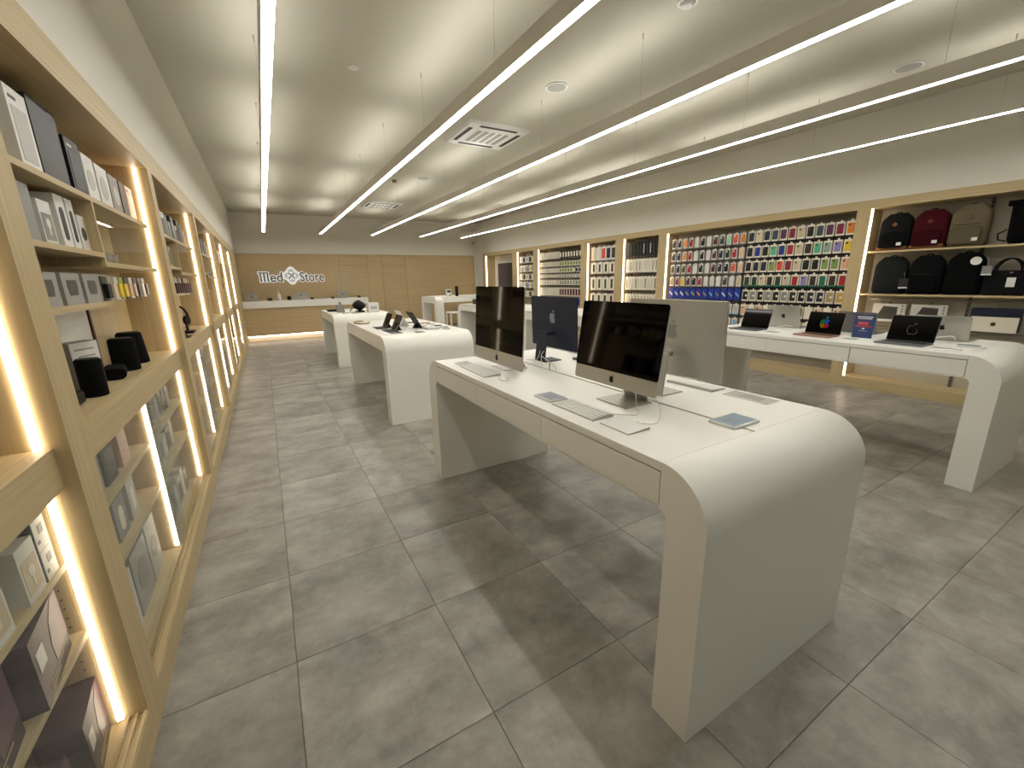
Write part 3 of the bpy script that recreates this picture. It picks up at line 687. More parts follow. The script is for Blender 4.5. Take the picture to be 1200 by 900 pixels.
# --- bags
def bag_rings(w, h, d, top=.30, n=20, lean=0, squash=.9):
    R = []
    for k in range(13):
        t_ = k/12; z = h*t_
        if t_ < .08: s = .86+.14*(t_/.08)**.5
        elif t_ > 1-top: q = (t_-(1-top))/top; s = max(.3, (1-.94*q**2.8))**.55
        else: s = 1
        dd = d*(.80 if t_ < .05 else 1)*(1-.35*max(0, t_-.3)/.7)*(s**.5)
        ring = []
        for i in range(n):
            a = 2*PI*i/n; ca, sa = math.cos(a), math.sin(a); e = .45
            ring.append((dd/2*math.copysign(abs(ca)**e, ca)+lean*t_, w/2*s*math.copysign(abs(sa)**e, sa), z))
        R.append(ring)
    return R
def backpack(y, z, w, h, d, c, c2, label, patch=None, pocket=True, x=7.03, rz=0, tagc=None, base=None, round_badge=False):
    t = thing('backpack', label, 'backpack', (x, y, z+.002), rz)
    fm = mat('bag_'+c, c, .9, spec=.08, bump=(400, .3)); fm2 = mat('bag_'+c2, c2, .9, spec=.08, bump=(400, .3))
    b = MB().loft(bag_rings(w, h, d)).build('body', fm, t)
    b.modifiers.new('s', 'SUBSURF').levels = 1
    if pocket:
        p = MB().loft([[(-d/2-.028+q[0]*.15, q[1]*.78, .03+q[2]*.42) for q in R] for R in bag_rings(w, h, d, .2)]).build('front_pocket', fm2, t)
        MB().tube([(-d/2-.045, -w*.33+w*.66*i/8, .04+h*.43) for i in range(9)], .004).build('zip', blk, p)
    MB().tube([(-d*.10+.02, w*.11*math.cos(a), h-.016+.03*math.sin(a)) for a in [PI*i/8 for i in range(9)]], .007).build('handle', fm2, t)
    for s in (-1, 1): MB().tube([(d*.25, s*w*.2, h*.9), (d*.5, s*w*.28, h*.6), (d*.5, s*w*.34, h*.25), (d*.3, s*w*.42, .04)], .012).build('shoulder_strap', fm2, t)
    # side seams
    MB().tube([(-d*.18, -w/2*.985, h*q) for q in (.08, .25, .45, .62)], .004).build('seam', fm2, t)
    if patch:
        MB().prism([(0, h*.64), (w*.09, h*.70), (0, h*.76), (-w*.09, h*.70)], -d/2*.86-.012, -d/2*.78, 'x').build('diamond_patch', mat('patch_'+patch, patch, .7), t)
    if tagc: MB().box(-d/2-.052, -d/2-.045, -w*.34, -w*.20, h*.12, h*.20).build('label_patch', plast_w, t)
    if base: MB().box(-d/2*1.0, d/2*.9, -w*.475, w*.475, .002, .045).build('base_panel', mat('leather', '8a5a35', .6), t, .01)
    if round_badge: MB().cyl((-d/2-.01, -w*.28, h*.80), .045, .01, 20, axis='x').build('round_badge', plast_w, t)
    return t
backpack(2.40, 1.80, .325, .44, .16, '191a1c', '101112', 'black backpack with tan diamond patch on the upper bag shelf', '8a5a35', tagc=1, base=True, x=7.04)
backpack(2.07, 1.80, .325, .44, .17, '42131a', '360e14', 'dark red backpack on the upper bag shelf', '6a2a20', tagc=1, base=True, x=7.04)
backpack(1.74, 1.80, .325, .45, .18, '6b604c', '5e5442', 'olive beige backpack on the upper bag shelf', '6a5a45', tagc=1, x=7.04)
backpack(2.37, 1.26, .34, .46, .16, '1f2122', '161718', 'charcoal backpack at the left end of the lower bag shelf', pocket=False, x=7.04)
backpack(2.025, 1.26, .32, .46, .17, '101112', '0b0c0d', 'black backpack with hang tags, middle of lower bag shelf', x=7.04)
backpack(1.695, 1.26, .32, .47, .17, '0c0d0e', '090a0b', 'black backpack with a round white badge on lower bag shelf', pocket=False, x=7.04, round_badge=True)
t = thing('hang_tag', 'printed hang tag between the two left backpacks of lower shelf', 'tag', (6.925, 2.19, 1.33)); MB().box(0, .002, -.05, .05, 0, .12).build('card', cm('charcoal'), t); MB().box(-.001, 0, -.045, .045, 0, .02).build('white_band', cm('white'), t); MB().tube([(0, 0, .12), (0, .01, .20)], .001).build('string', plast_w, t)
t = thing('hang_tag', 'hang tag with a picture right of the badge backpack', 'tag', (6.925, 1.50, 1.48)); MB().box(0, .002, -.04, .04, 0, .10).build('card', cm('grey'), t); MB().box(-.001, 0, -.04, .04, 0, .015).build('white_band', cm('white'), t); MB().tube([(0, 0, .10), (0, .01, .2)], .001).build('string', plast_w, t)
t = thing('roll_top_bag', 'black roll-top bag cut by the right edge on the upper shelf', 'bag', (7.04, 1.27, 1.803))
fm = mat('bag_roll', '0a0a0b', .9, spec=.08, bump=(400, .3))
MB().loft([[(q[0], q[1]*(1+.1*(q[2]/.40)), q[2]) for q in R] for R in bag_rings(.32, .42, .16, .06)]).build('body', fm, t)
MB().prism(rrect(.09, .055, .025, 4, -.03, .415), -.20, .20, 'y').build('rolled_top', fm, t); MB().tube([(-.05, .16, .03), (-.05, .22, .05), (-.05, .23, .11), (-.04, .17, .15)], .008).build('strap', blk, t)
t = thing('laptop_bag', 'black laptop briefcase with round handles and white tag', 'bag', (7.04, 1.325, 1.263))
fm = mat('bag_briefcase', '101113', .8, spec=.15, bump=(300, .3))
MB().prism(rrect(.40, .26, .03, 5, 0, .135), -.055, .055, 'x').build('body', fm, t, .012, 3)
for s in (-1, 1): MB().tube([(s*.05-.01, .10*math.cos(a)+.03, .255+.135*math.sin(a)) for a in [PI*i/14 for i in range(15)]], .009).build('handle', fm, t)
MB().box(-.062, -.058, -.045, .02, .09, .19).build('price_tag', plast_w, t); MB().box(-.058, -.0555, -.012, .012, .235, .25).build('badge', steel, t)
# laptop-stand boxes and sleeve under the shelves
for i, yy in enumerate((2.34, 1.95)):
    t = thing('stand_box', ['left', 'right'][i]+' white box picturing a grey tablet stand below the backpacks', 'box', (7.09, yy, .90), group='stand boxes')
    MB().box(0, .04, -.17, .17, 0, .23).build('carton', cm('white'), t)
    MB().prism([(.13, .03), (-.07, .03), (-.13+.04, .03), (.0-.09, .19), (.06, .20)], -.001, 0, 'x').build('product_picture', cm('dark grey'), t)
    for k in range(4): MB().box(-.001, 0, -.145, -.13, .195-k*.035, .21-k*.035).build('print_dot', cm('black'), t)
    MB().box(-.01, .02, -.01, .01, .23, .26).build('hang_hook', steel, t)
t = thing('laptop_sleeve', 'navy laptop sleeve in a white wrap hanging low at right', 'sleeve', (7.08, 1.38, .85))
MB().prism(rrect(.40, .27, .025, 4, 0, .135), 0, .03, 'x').build('sleeve', cm('navy'), t, .004); MB().box(-.004, .034, -.185, .185, .0, .17).build('paper_wrap', cm('ivory'), t); MB().cyl((-.006, 0, .09), .022, .002, 18, axis='x').build('round_emblem', cm('olive'), t); MB().box(-.02, .02, -.012, .012, .27, .30).build('hang_hook', steel, t)

# ------------------------------------------------------------------ display tables
T = .968
def display_table(X1, X2, Y1, Y2, label, slot=True, ndraw=3):
    t = thing('display_table', label, 'table', ((X1+X2)/2, (Y1+Y2)/2, 0)); hx = (X2-X1)/2; hy = (Y2-Y1)/2; R, Lg = .178, .147
    for s in (-1, 1):
        poly = [(-hy, 0)]+[(-hy+R-R*math.cos(a), T-R+R*math.sin(a)) for a in [PI/2*i/14 for i in range(15)]]+[(-hy+R+.001, T), (-hy+R+.001, .805), (-hy+Lg+.035, .805)]
        poly += [(-hy+Lg+.035-.035*math.sin(a), .77+.035*math.cos(a)) for a in [PI/2*i/5 for i in range(1, 6)]]+[(-hy+Lg, 0)]
        if s == 1: poly = [(-a, b) for a, b in poly]
        o = MB().prism(poly, -hx, hx, 'x', smooth=False).build('end_leg', tabw, t, .003)
        me = o.data
        for p in me.polygons:
            if abs(p.normal.x) < .5 and p.area < .03: p.use_smooth = True
    g2 = .0015; yi = hy-R-g2-.001
    if slot:
        for a, b in ((-hx, -.008), (.008, hx)): MB().box(a, b, -yi, yi, .9365, T).build('top_panel', tabw, t, .001)
        MB().box(-.008, .008, -yi, yi, .936, .944).build('cable_slot', darkgap, t)
    else: MB().box(-hx, hx, -yi, yi, .9365, T).build('top_panel', tabw, t, .001)
    MB().box(-hx+.02, hx-.02, -yi, yi, .808, .936).build('carcass', tabin, t)
    MB().box(-hx+.003, hx-.003, -yi, yi, .805, .812).build('underside_panel', tabw, t)
    dl = 2*yi/ndraw
    for s in (-1, 1):
        for k in range(ndraw):
            a, b = (hx-.02, hx) if s == 1 else (-hx, -hx+.02)
            MB().box(a, b, -yi+k*dl+.0022, -yi+(k+1)*dl-.0022, .814, .931).build('drawer', tabw, t, .0008)
    return t
display_table(1.029, 2.053, .657, 3.097, 'nearest white table, carrying the desktop computers')
display_table(1.029, 2.053, 4.464, 6.865, 'white table behind the computer table, carrying tablets')
display_table(1.029, 2.053, 8.25, 10.25, 'farthest white table on the left, with white box and black helmet shape', ndraw=3)
display_table(4.183, 5.207, .709, 3.15, 'white table at right, carrying open laptops')
display_table(4.183, 5.207, 4.46, 6.86, 'white table behind the laptop table, mostly hidden by monitors')
display_table(4.183, 5.207, 7.5, 9.95, 'far white table in the right row, left of dark doorway')

# desktop computers
def desktop_a(x, y, w, h, chin, zb, tilt, label, foot):
    t = thing('desktop_computer', label, 'computer', (x, y, T))
    M = Matrix.Translation((0, 0, zb)) @ Matrix.Rotation(tilt, 4, 'Y')
    MB().prism(rrect(w, h, .014, 4, 0, h/2), 0, .007, 'x', M).build('frame', alu, t, .0015)
    MB().loft([[(.007, p[0], p[1]) for p in rrect(w-.004, h-.004, .014, 4, 0, h/2)], [(.022, p[0]*.9, (p[1]-h/2)*.88+h/2) for p in rrect(w, h, .03, 4, 0, h/2)], [(.045, p[0]*.55, (p[1]-h/2)*.5+h/2) for p in rrect(w, h, .06, 4, 0, h/2)]], M).build('rear_shell', alu, t)
    MB().prism(rrect(w-.001, h-chin, .012, 4, 0, (h+chin)/2), -.0015, 0, 'x', M).build('screen', scr, t)
    logo(MB(), (0, chin*.5), .034*w/.53, 'x', -.002, 0, -1).v
    lb = MB()
    for Pp in (LOGO_B, LOGO_L): lb.prism([(-p[0]*.032*w/.53, chin*.5+p[1]*.032*w/.53) for p in Pp], -.0012, 0, 'x', M)
    lb.build('logo', blk, t)
    fx = foot
    MB().prism([(-.085+fx, -.10), (.085+fx, -.10), (.085+fx, .10), (-.085+fx, .10)], 0, .005, 'z').build('foot', alu, t, .002)
    MB().prism([(.085+fx, .004), (.079+fx, .004), (.052, zb+h*.42), (.058, zb+h*.42)], -.075, .075, 'y').build('stand_neck', alu, t, .002)
    return t
desktop_a(1.335, 1.405, .53, .385, .068, .088, .14, 'nearer silver and black desktop computer, facing the left aisle', .09)
desktop_a(1.275, 2.42, .65, .50, .088, .035, .05, 'larger desktop computer at the far end of the near table', .095)
def desktop_b(x, y, w, h, zb, m_, ml, label, rzt=-.03):
    t = thing('desktop_computer', label, 'computer', (x, y, T))
    M = Matrix.Translation((0, 0, zb)) @ Matrix.Rotation(rzt, 4, 'Y')
    MB().prism(rrect(w, h, .012, 4, 0, h/2), 0, .011, 'x', M).build('body', m_, t, .002)
    MB().prism(rrect(w-.02, h-.09, .006, 3, 0, h/2+.035), .011, .012, 'x', M).build('screen', scr, t)
    lb = MB()
    for Pp in (LOGO_B, LOGO_L): lb.prism([(-p[0]*.08, h*.60+p[1]*.08) for p in Pp], -.001, 0, 'x', M)
    lb.build('logo', ml, t)
    f = MB().box(-.118, .03, -.065, .065, 0, .006).build('foot', m_, t, .002)
    MB().prism([(-.118, .004), (-.112, .004), (-.088, .215), (-.094, .215)], -.062, .062, 'y').build('stand', m_, t, .002)
    MB().cyl((-.095, 0, .195), .014, .10, 14, axis='x').build('hinge', m_, t)
    MB().cyl((-.112, 0, .085), .014, .006, 16, axis='x').build('cable_hole', darkgap, t)
    MB().tube([(-.108, 0, .085), (-.122, 0, .05), (-.13, .02, .01), (-.15, .06, .004), (-.17, .10, .004)], .0022).build('power_cable', plast_w, t)
    return t
logo_l = mat('logo_silver', '8f98a6', .2, metal=.6)
desktop_b(1.77, 2.47, .547, .365, .088, navy_m, logo_l, 'dark blue desktop computer seen from behind')
desktop_b(1.755, 1.42, .58, .375, .092, alu, mat('logo_pale', '9a9b96', .3, metal=.5), 'silver desktop computer seen from behind, right side of table')

# peripherals: local x across depth, y along width
def keyboard(x, y, w, label, rz=0, d=.115, rows=5, group=None, z=T):
    t = thing('keyboard', label, 'keyboard', (x, y, z), rz, group)
    Mt = Matrix.Rotation(-.045 if d > 0 else 0, 4, 'Y')
    MB().prism([(-d/2, 0), (-d/2, .004), (d/2, .011), (d/2, 0)], -w/2, w/2, 'y').build('case', alu, t, .0015)
    ks = MB(); n = 14
    for r in range(rows):
        for c_ in range(n):
            if r == 0 and 3 <= c_ <= 8:
                if c_ > 3: continue
                y0, y1 = 3, 9
            else: y0, y1 = c_, c_+1
            kw = (w-.012)/n; x0 = -d/2+.005+r*(d-.010)/rows; x1 = x0+(d-.010)/rows-.0035
            yy0 = w/2-.006-y0*kw; yy1 = w/2-.006-y1*kw+.003
            z0 = .0035+(x0+d/2)/d*.007; z1 = z0+.0032
            k = MB().box(x0, x1, yy1, yy0, z0, z1+.0007)
            k.build('key', plast_w, t)
    return t
keyboard(1.162, 1.405, .29, 'white keyboard in front of the nearer desktop computer', 0)
keyboard(1.15, 2.43, .40, 'white keyboard in front of the larger desktop computer', -.04)
keyboard(1.955, 1.41, .28, 'white keyboard behind the silver desktop computer, by table edge', PI)
t = thing('trackpad', 'white trackpad beside the near keyboard', 'trackpad', (1.17, 1.145, T)); MB().prism([(-.057, 0), (-.057, .004), (.057, .011), (.057, 0)], -.08, .08, 'y').build('body', alu, t, .001); MB().prism([(-.057, .0045), (-.057, .005), (.057, .012), (.057, .0115)], -.08, .08, 'y').build('touch_surface', plast_w, t)
def mouse(x, y, label, rz=0):
    t = thing('mouse', label, 'mouse', (x, y, T), rz)
    R = []
    for k in range(9):
        u = k/8; s = math.sin(PI*min(max(u, .04), .96))**.4; yy = .057*(2*u-1)
        R.append([(.028*s*math.cos(a), yy, max(0.0, .003+.017*s*math.sin(a))) for a in [2*PI*i/14 for i in range(14)]])
    MB().loft(R).build('shell', plast_w, t); MB().cyl((0, 0, 0), .02, .003, 12).build('base', alu, t)
mouse(1.165, 2.135, 'white mouse next to the far keyboard', -.3)
black_mouse = thing('mouse', 'dark mouse below the dark blue computer', 'mouse', (1.90, 2.34, T)); MB().prism(rrect(.05, .10, .02, 4), 0, .016, 'z').build('shell', mat('navy_plastic', '39415a', .4), black_mouse, .006)
t = thing('keyboard', 'dark keyboard behind the dark blue desktop computer', 'keyboard', (1.95, 2.10, T)); MB().box(-.057, .057, -.14, .14, 0, .008).build('case', mat('navy_plastic'), t, .002)
for r in range(4):
    for c_ in range(12): MB().box(-.05+r*.026, -.028+r*.026, -.135+c_*.0226, -.116+c_*.0226, .008, .0105).build('key', plast_w, t)
# acrylic info blocks
def info_card(x, y, w, d, h, label, c, rz=0, lines=True):
    t = thing('info_card', label, 'sign', (x, y, T), rz)
    MB().box(-d/2, d/2, -w/2, w/2, 0, h).build('acrylic_block', mat('acrylic_white', 'd8dbd8', .12, coat=.5), t, .003)
    MB().box(-d/2+.008, d/2-.008, -w/2+.008, w/2-.008, h, h+.0006).build('printed_sheet', mat('sheet_'+c, c, .25), t)
    if lines:
        for k in range(3): MB().box(-d*.28+k*.02, -d*.28+k*.02+.005, -w*.3, w*.18, h+.0006, h+.0011).build('text_line', mat('sheet_print', '5d6672', .4), t)
    return t
info_card(1.57, .94, .115, .165, .012, 'blue-grey printed info block at the near end of the table', '8496a6', 0)
info_card(1.165, 1.645, .145, .105, .010, 'printed info block left of the near keyboard', 'a9a9b4')
info_card(1.165, 2.70, .14, .10, .006, 'clear info block at the far corner of the near table', 'b9b8ba')
info_card(1.965, 1.11, .22, .11, .004, 'clear info plate right of the silver computer', 'bab4ad')
# loose cables on the near table
def cable(pts, label, r=.0022, m_=plast_w):
    P = [Vector(p) for p in pts]; out = []
    for i in range(len(P)-1):
        p0, p1, p2, p3 = P[max(i-1, 0)], P[i], P[i+1], P[min(i+2, len(P)-1)]
        for k in range(6):
            u = k/6; out.append(.5*((2*p1)+(p2-p0)*u+(2*p0-5*p1+4*p2-p3)*u*u+(3*p1-p0-3*p2+p3)*u**3))
    out.append(P[-1]); o = MB().tube(out, r).build('cable', m_); tag(o, label, 'cable')
    return o
cable([(1.44, 1.36, T+.09), (1.37, 1.27, T+.02), (1.32, 1.22, T+.004), (1.28, 1.24, T+.004), (1.23, 1.27, T+.008)], 'thin white cable from near computer to keyboard')
cable([(1.40, 1.26, T+.10), (1.36, 1.14, T+.06), (1.30, 1.09, T+.01), (1.25, 1.12, T+.004), (1.235, 1.14, T+.010)], 'thin white looping cable running to the trackpad')
cable([(1.30, 2.37, T+.05), (1.27, 2.33, T+.012), (1.235, 2.30, T+.006)], 'short white cable hanging under the larger computer')
cable([(1.50, 2.12, T+.08), (1.52, 2.16, T+.03), (1.548, 2.20, T-.01), ], 'grey cable dropping into table slot beside larger computer', .003, mat('grey_cable', '77756e', .5))
cable([(1.44, 2.13, T+.11), (1.49, 2.06, T+.05), (1.53, 2.10, T+.01), (1.548, 2.13, T-.01)], 'white cable arching into the slot beside larger computer')
cable([(1.69, 2.44, T+.09), (1.62, 2.40, T+.06), (1.56, 2.30, T+.012), (1.548, 2.27, T-.01)], 'white cable from the dark blue computer stand into slot')
cable([(1.68, 1.42, T+.085), (1.64, 1.39, T+.03), (1.59, 1.36, T+.006), (1.548, 1.33, T-.01)], 'white cable from the silver computer stand into slot')

# laptops
def laptop(x, y, w, d, h, lean, m_, label, rz=0, art=None, backlogo='black'):
    """screen faces local -x; near edge of the deck at -d"""
    t = thing('laptop', label, 'laptop', (x, y, T), rz)
    MB().prism(rrect(d, w, .012, 4, -d/2, 0), .001, .013, 'z').build('base', m_, t, .002)
    kb = MB().box(-d*.50, -d*.10, -w*.43, w*.43, .013, .0134).build('keyboard_well', blk, t)
    for r in range(4):
        for c_ in range(10):
            MB().box(-d*.49+r*d*.096, -d*.49+r*d*.096+d*.08, -w*.42+c_*w*.084, -w*.42+c_*w*.084+w*.07, .0134, .0142).build('key', mat('black_key', '1c1c1e', .5), kb)
    MB().box(-d*.93, -d*.57, -w*.2, w*.2, .013, .0134).build('touchpad', m_, t)
    M = Matrix.Translation((0, 0, .012)) @ Matrix.Rotation(lean, 4, 'Y')
    li = MB().prism(rrect(w, h, .01, 4, 0, h/2), 0, .006, 'x', M).build('lid', m_, t, .0015)
    MB().prism(rrect(w-.006, h-.006, .008, 4, 0, h/2), -.0008, 0, 'x', M).build('screen', scr, li)
    if backlogo:
        lb = MB()
        for Pp in (LOGO_B, LOGO_L): lb.prism([(p[0]*.045, h*.52+p[1]*.045) for p in Pp], .006, .0068, 'x', M)
        lb.build('logo', blk if backlogo == 'black' else logo_l, li)
    if art:
        for nm2, P2, c2 in art(h):
            MB().prism([(-p[0], p[1]) for p in P2], -.0016, -.0008, 'x', M).build(nm2, c2, li)
    return t
def ecol(n, c, s): return emis('screen_'+n, lin(c), s)
def art_color(h):
    s = .095; cy = h*.50
    A = [(p[0]*s, cy+p[1]*s) for p in LOGO_B]
    def clip(x0, x1, y0, y1):
        out = []
        for p in A: out.append((min(max(p[0], x0), x1), min(max(p[1], y0), y1)))
        r = []
        for p in out:
            if not r or (abs(p[0]-r[-1][0])+abs(p[1]-r[-1][1])) > 1e-5: r.append(p)
        if abs(r[0][0]-r[-1][0])+abs(r[0][1]-r[-1][1]) < 1e-5: r.pop()
        return r
    gap = .0012
    yield 'picture_green', clip(-1, -gap, cy+gap-.01, 1), ecol('green', '1e6b3a', .8)
    yield 'picture_blue', clip(gap, 1, cy+gap-.01, 1), ecol('blue', '2c4fae', .8)
    yield 'picture_yellow', clip(-1, -gap, -1, cy-gap-.01), ecol('yellow', '8a6a1e', .8)
    yield 'picture_red', clip(gap, 1, -1, cy-gap-.01), ecol('red', 'a1282c', .8)
    yield 'picture_leaf', [(p[0]*s, cy+p[1]*s) for p in LOGO_L], ecol('cyan', '2a8a7c', .8)
def art_ring(h):
    s = .085; cy = h*.47; B = LOGO_B[6:]+LOGO_B[:1]
    inn = [(p[0]*s*.86, cy+p[1]*s*.86) for p in B]; out = [(p[0]*s, cy+p[1]*s) for p in B]
    for i in range(0, len(B)-1, 1):
        yield 'picture_stroke', [out[i], out[i+1], inn[i+1], inn[i]], ecol('grey', ['6d6675', '8c8490', '54506a'][i % 3], .45)
    yield 'picture_leaf', [(p[0]*s, cy+p[1]*s) for p in LOGO_L], ecol('rose', '8a5a5a', .5)
gold = mat('rose_gold_metal', 'a3806e', .4, metal=.6)
LH = .555
laptop(4.56, 2.63, .30, .215, .205, .30, alu_d, 'leftmost open laptop, black screen facing the aisle', 0)
laptop(4.565, 1.975, .305, .215, .208, .28, gold, 'open rose gold laptop with colourful logo on screen', -.02, art_color)
laptop(4.57, 1.335, .31, .225, .215, .28, alu_d, 'grey open laptop nearest the rounded table end', -.03, art_ring)
laptop(4.90, 2.50, .34, .235, .235, .20, alu, 'silver laptop seen from behind, left on the laptop table', PI)
laptop(4.93, 1.84, .31, .215, .20, .22, alu_d, 'grey laptop seen from behind the blue card', PI)
laptop(4.93, 1.24, .34, .235, .20, .20, alu, 'silver laptop seen from behind at the right end of table', PI)
t = thing('promo_card', 'blue promotional card with red and white print among the laptops', 'sign', (4.60, 1.675, T))
M = Matrix.Rotation(.12, 4, 'Y')
MB().box(0, .003, -.075, .075, 0, .205, M).build('card', mat('card_blue', '33456f', .35), t)
MB().box(-.001, 0, -.055, .06, .182, .190, M).build('white_print', plast_w, t); MB().box(-.001, 0, -.05, .055, .168, .174, M).build('white_print', plast_w, t)
for a, b, e, f, c2 in ((-.03, .045, .118, .142, 'c8504a'), (-.06, .065, .098, .110, 'b03a38'), (-.01, .01, .078, .09, 'd9d9d9'), (-.03, .03, .060, .066, '8f97b5')): MB().box(-.001, 0, a, b, e, f, M).build('print_bar', mat('pr_'+c2, c2, .4), t)
MB().box(0, .07, -.03, .03, 0, .003).build('rear_foot', mat('card_blue'), t)
for i, (x, y, w_, d_, c2) in enumerate(((4.42, 2.36, .13, .09, 'b9b6b0'), (4.46, 1.70, .10, .08, 'cfccc4'), (4.40, 1.06, .17, .08, 'a9a9b0'), (4.72, 1.02, .13, .09, '8b93a3'), (4.60, .98, .16, .10, 'd0cdc2'), (4.43, 2.86, .16, .08, 'bdbab3'))):
    info_card(x, y, w_, d_, .004, ['clear info plate right of the leftmost laptop', 'clear info plate left of the blue card', 'info plate in front of nearest silver laptop', 'dark info plate near the rounded right end',
              'pale info plate nearest the rounded right end', 'info plate at the far left of laptop table'][i], c2, lines=False)
cable([(4.93, 1.15, T+.012), (4.86, 1.16, T+.045), (4.80, 1.25, T+.03), (4.83, 1.33, T+.006)], 'thick white cable loop beside the right silver laptop', .006)
cable([(4.9, 2.40, T+.012), (4.84, 2.44, T+.03), (4.80, 2.52, T+.01), (4.76, 2.45, T+.004), (4.7, 2.3, T+.004)], 'white cable curling by the left silver laptop', .004)

# ---- table 2: tablets
def tablet(x, y, z, w, h, lean, m_, label, rz, dock=None):
    t = thing('tablet', label, 'tablet', (x, y, z+.001), rz)
    M = Matrix.Rotation(lean, 4, 'Y')
    MB().prism(rrect(w, h, .01, 4, 0, h/2), 0, .008, 'x', M).build('body', m_, t, .001)
    MB().prism(rrect(w-.012, h-.012, .006, 3, 0, h/2), -.001, 0, 'x', M).build('screen', scr, t)
    if dock: MB().box(-.12, .02, -w/2, w/2, 0, .008).build('keyboard_cover', dock, t, .003); MB().prism([(.0, .0), (.09, .0), (.03, .10)], -.03, .03, 'y').build('rear_stand', dock, t)
    return t
tablet(1.28, 5.50, T, .25, .20, .42, blk, 'left one of two dark tablets on keyboard stands', 0, blk)
tablet(1.30, 5.12, T, .26, .20, .42, blk, 'right one of two dark tablets on keyboard stands', 0, blk)
tablet(1.66, 5.22, T, .26, .24, .55, blk, 'large black tablet leaning on a stand, middle of tablet table', PI, blk)
tablet(1.60, 5.60, T, .26, .23, .50, plast_w, 'white-backed tablet leaning behind the large black one', PI, plast_w)
for i, (x, y, w_, d_, hh, c2, lb) in enumerate(((1.72, 4.98, .22, .16, .028, 'e2e0d8', 'white box under the large black tablet'), (1.86, 4.85, .20, .05, .02, 'b9b2a2', 'grey accessory tray near right corner of tablet table'), (1.25, 4.86, .22, .14, .004, '6a6d78', 'dark info plate at the front of tablet table'),
                  (1.50, 4.74, .12, .10, .004, '4b4a4a', 'small dark plate by the slot of tablet table'), (1.15, 6.2, .16, .12, .004, '9c9a94', 'grey plate at far left of tablet table'), (1.75, 5.9, .3, .14, .004, '8c8a84', 'grey plate at far right of tablet table'))):
    info_card(x, y, w_, d_, hh, lb, c2, lines=False)
for i in range(4):
    t = thing('phone', '%s small phone lying at right on the tablet table' % ORD[i+1], 'phone', (1.90, 5.05+i*.22, T), group='phones lying on tablet table'); MB().prism(rrect(.14, .07, .01, 3), 0, .008, 'z').build('body', cm(['silver', 'black', 'white', 'gold'][i]), t); MB().prism(rrect(.13, .062, .008, 3), .008, .0085, 'z').build('screen', scr, t)
o = MB().tube([(1.16+.10*math.cos(a), 6.35+.22*math.sin(a), T+.012) for a in [2*PI*i/20*.8+1 for i in range(21)]], .012).build('watch_band', cm('tan')); tag(o, 'tan looped band lying on the far end of tablet table', 'band')
# ---- table 3
t = thing('white_carton', 'white cube-like box on the farthest left table', 'box', (1.80, 8.55, T)); MB().box(-.10, .10, -.10, .10, 0, .18).build('carton', plast_w, t, .002); MB().box(-.06, .06, -.101, -.1, .06, .12).build('print', cm('pale grey'), t)
t = thing('game_controller_stand', 'black rounded headset shape beside the white box', 'headset', (1.60, 8.78, T), .2)
MB().loft([[(.13*math.sin(PI*min(max(k/10, .03), .97))**.7*math.cos(a)-.02*k/10, .10*math.sin(PI*min(max(k/10, .03), .97))**.7*math.sin(a), .03+.20*k/10+.0*a) for a in [2*PI*i/16 for i in range(16)]] for k in range(11)]).build('shell', blk, t)
MB().tube([(-.10, 0, .10), (-.18, 0, .06), (-.2, 0, .005)], .008).build('arm', blk, t); MB().cyl((0, 0, 0), .09, .03, 18).build('base', blk, t)
t = thing('smart_speaker', 'grey fabric box standing left on the farthest left table', 'speaker', (1.27, 8.98, T)); MB().box(-.07, .07, -.05, .05, 0, .15).build('body', cm('grey'), t, .008); MB().box(-.02, .02, -.005, .005, .15, .2).build('stem', steel, t)
t = thing('turntable', 'flat black device at the far left of the farthest table', 'device', (1.18, 9.45, T)); MB().box(-.10, .12, -.12, .12, 0, .035).build('body', blk, t, .004); MB().cyl((0, 0, .035), .07, .006, 20).build('plate', cm('charcoal'), t)
for i, (x, y, c2, lb) in enumerate(((1.45, 8.5, '6f6c68', 'dark info plate at front of farthest left table'), (1.30, 8.6, 'd5d2c8', 'white plate under the grey box on farthest table'))): info_card(x, y, .2, .12, .006, lb, c2, lines=False)
o = MB().tube([(1.45+.08*math.cos(a), 8.65+.06*math.sin(a), T+.01) for a in [2*PI*i/16 for i in range(17)]], .005).build('cable', plast_w); tag(o, 'white coiled cable between grey box and black headset', 'cable')
# ---- right row far tables
t = thing('dark_device', 'dark grey boxy device at the left of the far right-row table', 'device', (4.45, 9.35, T)); MB().box(-.10, .10, -.09, .09, 0, .12).build('body', cm('charcoal'), t, .02); MB().cyl((-.03, -.095, .06), .035, .006, 16, axis='y').build('dial', cm('dark grey'), t)
t = thing('desk_lamp_arm', 'thin black bent arm beside the dark grey device', 'arm', (4.40, 8.95, T)); MB().tube([(0, 0, 0), (-.02, .02, .18), (.05, .02, .22), (.10, 0, .1)], .007).build('arm', blk, t); MB().cyl((0, 0, 0), .05, .012, 16).build('base', blk, t)
for i in range(2):
    t = thing('black_cup_holder', ['left', 'right'][i]+' black stand on the table behind the dark blue computer', 'stand', (4.36+.2*i, 5.15-.32*i, T), group='black stands'); MB().cyl((0, 0, 0), .035, .13, 16, r2=.05).build('holder', blk, t); MB().box(-.02, .02, -.04, .04, .13, .17).build('device', blk, t)

